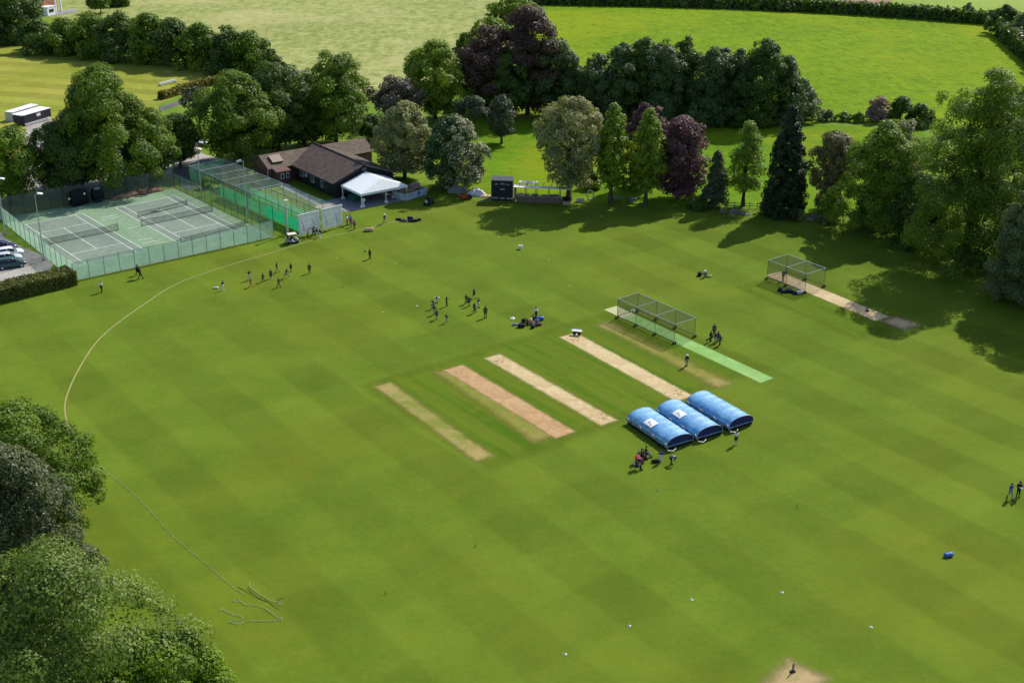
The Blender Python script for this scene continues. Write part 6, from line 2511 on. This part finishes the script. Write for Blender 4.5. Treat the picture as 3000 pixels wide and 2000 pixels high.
person('child in dark coat and bare lower legs at the back right of the group', 853, 797, 'stand', 1.4, -20, 'black', 'black', short=True, group=A1)
person('lone child in dark clothes standing apart at the right of the running group', 907, 801, 'stand', 1.55, 0, 'black', 'black', group=A1)
person('child in dark green black nearest the camera in the running group', 817, 842, 'walk', 1.45, 50, 'dkgreen', 'black', group=A1)
A2 = 'children playing in the middle of the field'
person('child arching over in white and black at the back left of the middle group', 1279, 888, 'bend', 1.55, 40, 'black', 'white', group=A2, hat='white')
person('child in black with one arm out, upper middle of the left cluster', 1308, 897, 'reach', 1.4, 80, 'black', 'black', group=A2)
person('child in grey black running at the far left of the middle group', 1270, 904, 'run', 1.4, -60, 'navy', 'grey', group=A2)
person('child in navy right behind the nearest navy child of the left cluster', 1272.5, 922, 'walk', 1.4, -40, 'navy', 'grey', group=A2)
person('child in navy with bare legs, nearest of the left cluster', 1279.5, 936, 'stand', 1.45, -30, 'navy', 'navy', short=True, group=A2)
person('small child in black running alone below the left cluster', 1309, 945, 'run', 1.3, -30, 'black', 'grey', group=A2)
person('child in black left of a pair in the right cluster', 1366, 890, 'walk', 1.45, -60, 'black', 'black', group=A2)
person('child in navy and bare legs right of a pair in the right cluster', 1374, 897, 'stand', 1.45, 20, 'navy', 'navy', short=True, group=A2)
person('tall player in navy striding at the back of the right cluster', 1389, 876, 'walk', 1.7, -100, 'navy', 'black', short=True, group=A2, hair='fair')
person('child in black top and white legs standing behind another, right cluster', 1402, 902, 'stand', 1.5, 60, 'black', 'pale', group=A2)
person('child in dark top stretching a leg in front of the right cluster', 1390, 917, 'walk', 1.5, 120, 'navy', 'black', group=A2)
person('adult coach in black facing the camera at the right end of the middle group', 1422, 931, 'arms' if False else 'stand', 1.75, 10, 'black', 'black', group=A2)
A3 = 'people near the batting cage strip'
person('man in white top and dark trousers standing behind the seated players', 1570, 933, 'fold', 1.75, 30, 'white', 'dkgreen', group=A3)
person('player in pale pink sitting on the grass among the bags', 1556, 950, 'ground', 1.6, 50, 'pink', 'grey', hat='white')
person('player in black sitting on the grass at the left of the bags', 1544, 950, 'ground', 1.5, -60, 'black', 'black')
person('player in blue sitting on the grass at the right of the bags', 1573, 947, 'ground', 1.6, 10, 'sky', 'navy')
person('player in black sitting with back to the camera below the white topped man', 1562, 938, 'ground', 1.6, 150, 'black', 'black')
person('batter in white hat black top and grey pads by the green strip', 2011, 1073, 'stand', 1.6, 200, 'black', 'grey', hat='white', group=A3)
A4 = 'group waiting right of the large batting cage'
person('tall adult in navy at the back of the group right of the cage', 2091, 985, 'stand', 1.8, 0, 'navy', 'navy', group=A4)
person('child in dark coat at the left of the group right of the cage', 2081, 1000, 'stand', 1.5, 40, 'black', 'black', group=A4)
person('child in navy top at the front middle of the group right of the cage', 2095, 1004, 'stand', 1.45, -10, 'navy', 'grey', group=A4)
person('child in purple navy just left of the nearest child of the group', 2103, 1001, 'stand', 1.5, -60, 'purple', 'grey', group=A4)
person('child in black nearest the camera at the right of the group', 2108.5, 1012, 'walk', 1.5, -50, 'black', 'black', group=A4)
A5 = 'people around the blue covers'
person('man in white shirt and black shorts standing right of the blue covers', 2155, 1303, 'fold', 1.75, 190, 'white', 'black', hair='dark', short=True, group=A5, shoe='white')
person('child in purple top and white trousers standing below the nearest cover', 1935, 1355, 'stand', 1.5, 180, 'purple', 'white', group=A5, shoe='white')
person('person in blue top bending right over beside the child in purple', 1966, 1360, 'bend', 1.6, 70, 'blue', 'black', group=A5)
A6 = 'row of people sitting in camp chairs'
for (u, v, top, leg, hr, lab, fc, mt) in ((1866, 1376, 'dkgreen', 'black', 'dark', 'person in dark green black sitting at the near end of the chairs', 75, P_GREYC),
                                          (1870, 1357, 'pink', 'magenta', 'brown', 'person in bright pink top sitting second from the near end', 75, P_RED),
                                          (1881, 1345, 'maroon', 'black', 'brown', 'person in maroon top sitting third from the near end', 80, P_BLACK),
                                          (1894, 1339, 'black', 'grey', 'dark', 'person in black sitting at the far end of the chairs', 80, P_BLACK)):
    r_, p = person(lab, u, v, 'sit', 1.72, fc, top, leg, hr, group=A6)
    camp_chair({'dkgreen': 'grey camp chair at the near end of the seated row', 'pink': 'red camp chair under the person in pink', 'maroon': 'black camp chair under the person in maroon',
                'black': 'black camp chair at the far end of the seated row'}[top], p, R(fc), mt)
person('man in pale blue grey top with a lanyard at the far right', 2957, 1460, 'walk', 1.8, 10, 'blue', 'grey', group='pair walking at the right edge')
r_, p = person('burly man in black reading a white paper at the far right', 2981, 1456, 'fold', 1.85, -10, 'black', 'black', hat='navycap', group='pair walking at the right edge')
rt = thing('paper_sheet', 'white paper held by the burly man in black', 'paper', (p.x + .05, p.y - .42, 1.25))
m = MB()
m.slab([(-.13, -.05, 0), (.13, -.05, 0), (.13, .08, .12), (-.13, .08, .12)], .006)
obj('sheet', m, P_WHITE, rt)
m = MB()
m.slab([(-.15, -.055, -.012), (.15, -.055, -.012), (.15, .085, .108), (-.15, .085, .108)], .008)
obj('clipboard', m, P_TAN, rt)
person('walker in white shirt and black trousers alone right of the clipped hedge', 298, 857, 'walk', 1.7, 170, 'white', 'black', hair='fair')
r_, p = person('walker in dark clothes carrying a large black bag by the court fence', 412, 817, 'walk', 1.75, 70, 'black', 'black')
rt = thing('carried_bag', 'large black bag carried on the back of the walker by the court fence', 'bag', (p.x - .12, p.y + .12, .04), R(70))
m = MB()
m.loft([[(x, .2 + y * k, 1.35 + z * k) for (x, y, z) in ((xx, math.cos(t) * .25, math.sin(t) * .42) for t in [2 * math.pi * i / 10 for i in range(10)])] for xx, k in ((-.34, .6), (-.22, 1), (.22, 1), (.34, .6))])
obj('body', m, P_BLACK, rt, True)
m = MB()
m.tube([(-.12, .0, 1.6), (-.12, -.16, 1.4), (-.12, -.02, 1.15)], .02, 5)
obj('strap', m, P_GREYC, rt)
r_, p = person('second walker in black just left of the walker with the bag', 404, 806, 'walk', 1.7, 80, 'black', 'navy')
A7 = 'children beside the left sight screen'
person('child in bright blue in front of the left sight screen', 902, 699, 'stand', 1.4, 90, 'blue', 'navy', group=A7)
person('tall person in navy with arms out in front of the left sight screen', 919, 693, 'arms', 1.7, 200, 'navy', 'navy', group=A7)
person('child in black coat and pale trousers beside the gap of the screens', 928, 695, 'stand', 1.5, 20, 'black', 'pale', group=A7)
person('child in dark top and white trousers below the gap of the screens', 938, 697, 'stand', 1.5, -40, 'black', 'white', group=A7, shoe='white')
A8 = 'adults beside the right sight screen'
person('adult in white top and black trousers right of the right sight screen', 1017, 660, 'stand', 1.75, 80, 'white', 'black', group=A8)
person('adult in sky blue top behind the child in magenta', 1027, 657, 'stand', 1.75, 20, 'sky', 'magenta', group=A8)
person('child in magenta top right of the right sight screen', 1030, 666, 'stand', 1.5, -20, 'magenta', 'grey', group=A8)
person('child in magenta and black at the right end of the sight screens', 1039, 672, 'walk', 1.55, -40, 'magenta', 'black', group=A8)
person('player in navy top and pale trousers walking below the canopy shade', 1127, 655, 'walk', 1.65, -80, 'navy', 'grey', hat='white')
r_, p = person('lone child in black standing on the open grass with a ball near', 1084, 759, 'stand', 1.6, -30, 'black', 'black')
q = gp(1071, 738)
rt = thing('ball', 'small green ball on the grass left of the lone child', 'ball', (q.x, q.y, .036))
m = MB()
m.lathe([(0.01, .0), (.11, .04), (.16, .13), (.16, .19), (.11, .28), (.01, .32)], 12)
obj('shell', m, plain('ball_green', (.05, .16, .03), .5), rt, True)
m = MB()
m.lathe([(.163, .14), (.167, .16), (.163, .18)], 14)
obj('seam', m, P_WHITE, rt)
person('player crouching on the grass between bags at the right of the outfield', 2066, 812, 'crouch', 1.7, -40, 'grey', 'black', hat='white')
person('dark figure sitting in the golf cart by the sight screen', 0, 0, 'sit', 1.4, 127, 'maroon', 'black', z=.42, at=gp(856, 711))
person('keeper in black standing inside the back of the smaller cage', 2293, 824, 'stand', 1.6, 30, 'black', 'grey')
# ------------------------------------------------------------------ camera, sun and sky
cam = bpy.data.cameras.new('camera')
cam.sensor_width = 36
cam.sensor_fit = 'HORIZONTAL'
cam.lens = F / 3000 * 36
cam.clip_start = .5
cam.clip_end = 6000
co = bpy.data.objects.new('camera', cam)
COL.objects.link(co)
co.matrix_world = Matrix.Translation((0, 0, CAMH)) @ Matrix.Rotation(math.pi / 2 - PITCH, 4, 'X') @ Matrix.Rotation(-ROLL, 4, 'Z')
SC.camera = co
SUN_AZ, SUN_EL = R(53), R(41)     # azimuth from +x, elevation
d = Vector((math.cos(SUN_AZ) * math.cos(SUN_EL), math.sin(SUN_AZ) * math.cos(SUN_EL), math.sin(SUN_EL)))
sl = bpy.data.lights.new('sun', 'SUN')
sl.energy = 4.5
sl.angle = R(.53)
sl.color = (1, .95, .86)
so = bpy.data.objects.new('sun', sl)
COL.objects.link(so)
so.rotation_euler = d.to_track_quat('Z', 'Y').to_euler()
so.location = d * 300
w = bpy.data.worlds.new('World')
SC.world = w
w.use_nodes = True
nt = w.node_tree
nt.nodes.clear()
sky = nt.nodes.new('ShaderNodeTexSky')
sky.sky_type = 'NISHITA'
sky.sun_disc = False
sky.sun_elevation = SUN_EL
sky.sun_rotation = math.pi / 2 - SUN_AZ
sky.altitude = 60
bg = nt.nodes.new('ShaderNodeBackground')
bg.inputs[1].default_value = .13
wo = nt.nodes.new('ShaderNodeOutputWorld')
nt.links.new(sky.outputs[0], bg.inputs[0])
nt.links.new(bg.outputs[0], wo.inputs[0])
SC.view_settings.view_transform = 'Standard'
SC.view_settings.look = 'None'
SC.view_settings.exposure = 0.36
SC.view_settings.gamma = 1.0
SC.cycles.max_bounces = 8
SC.cycles.diffuse_bounces = 3
SC.cycles.glossy_bounces = 2
SC.cycles.transmission_bounces = 4
SC.cycles.transparent_max_bounces = 12
SC.cycles.caustics_reflective = False
SC.cycles.caustics_refractive = False
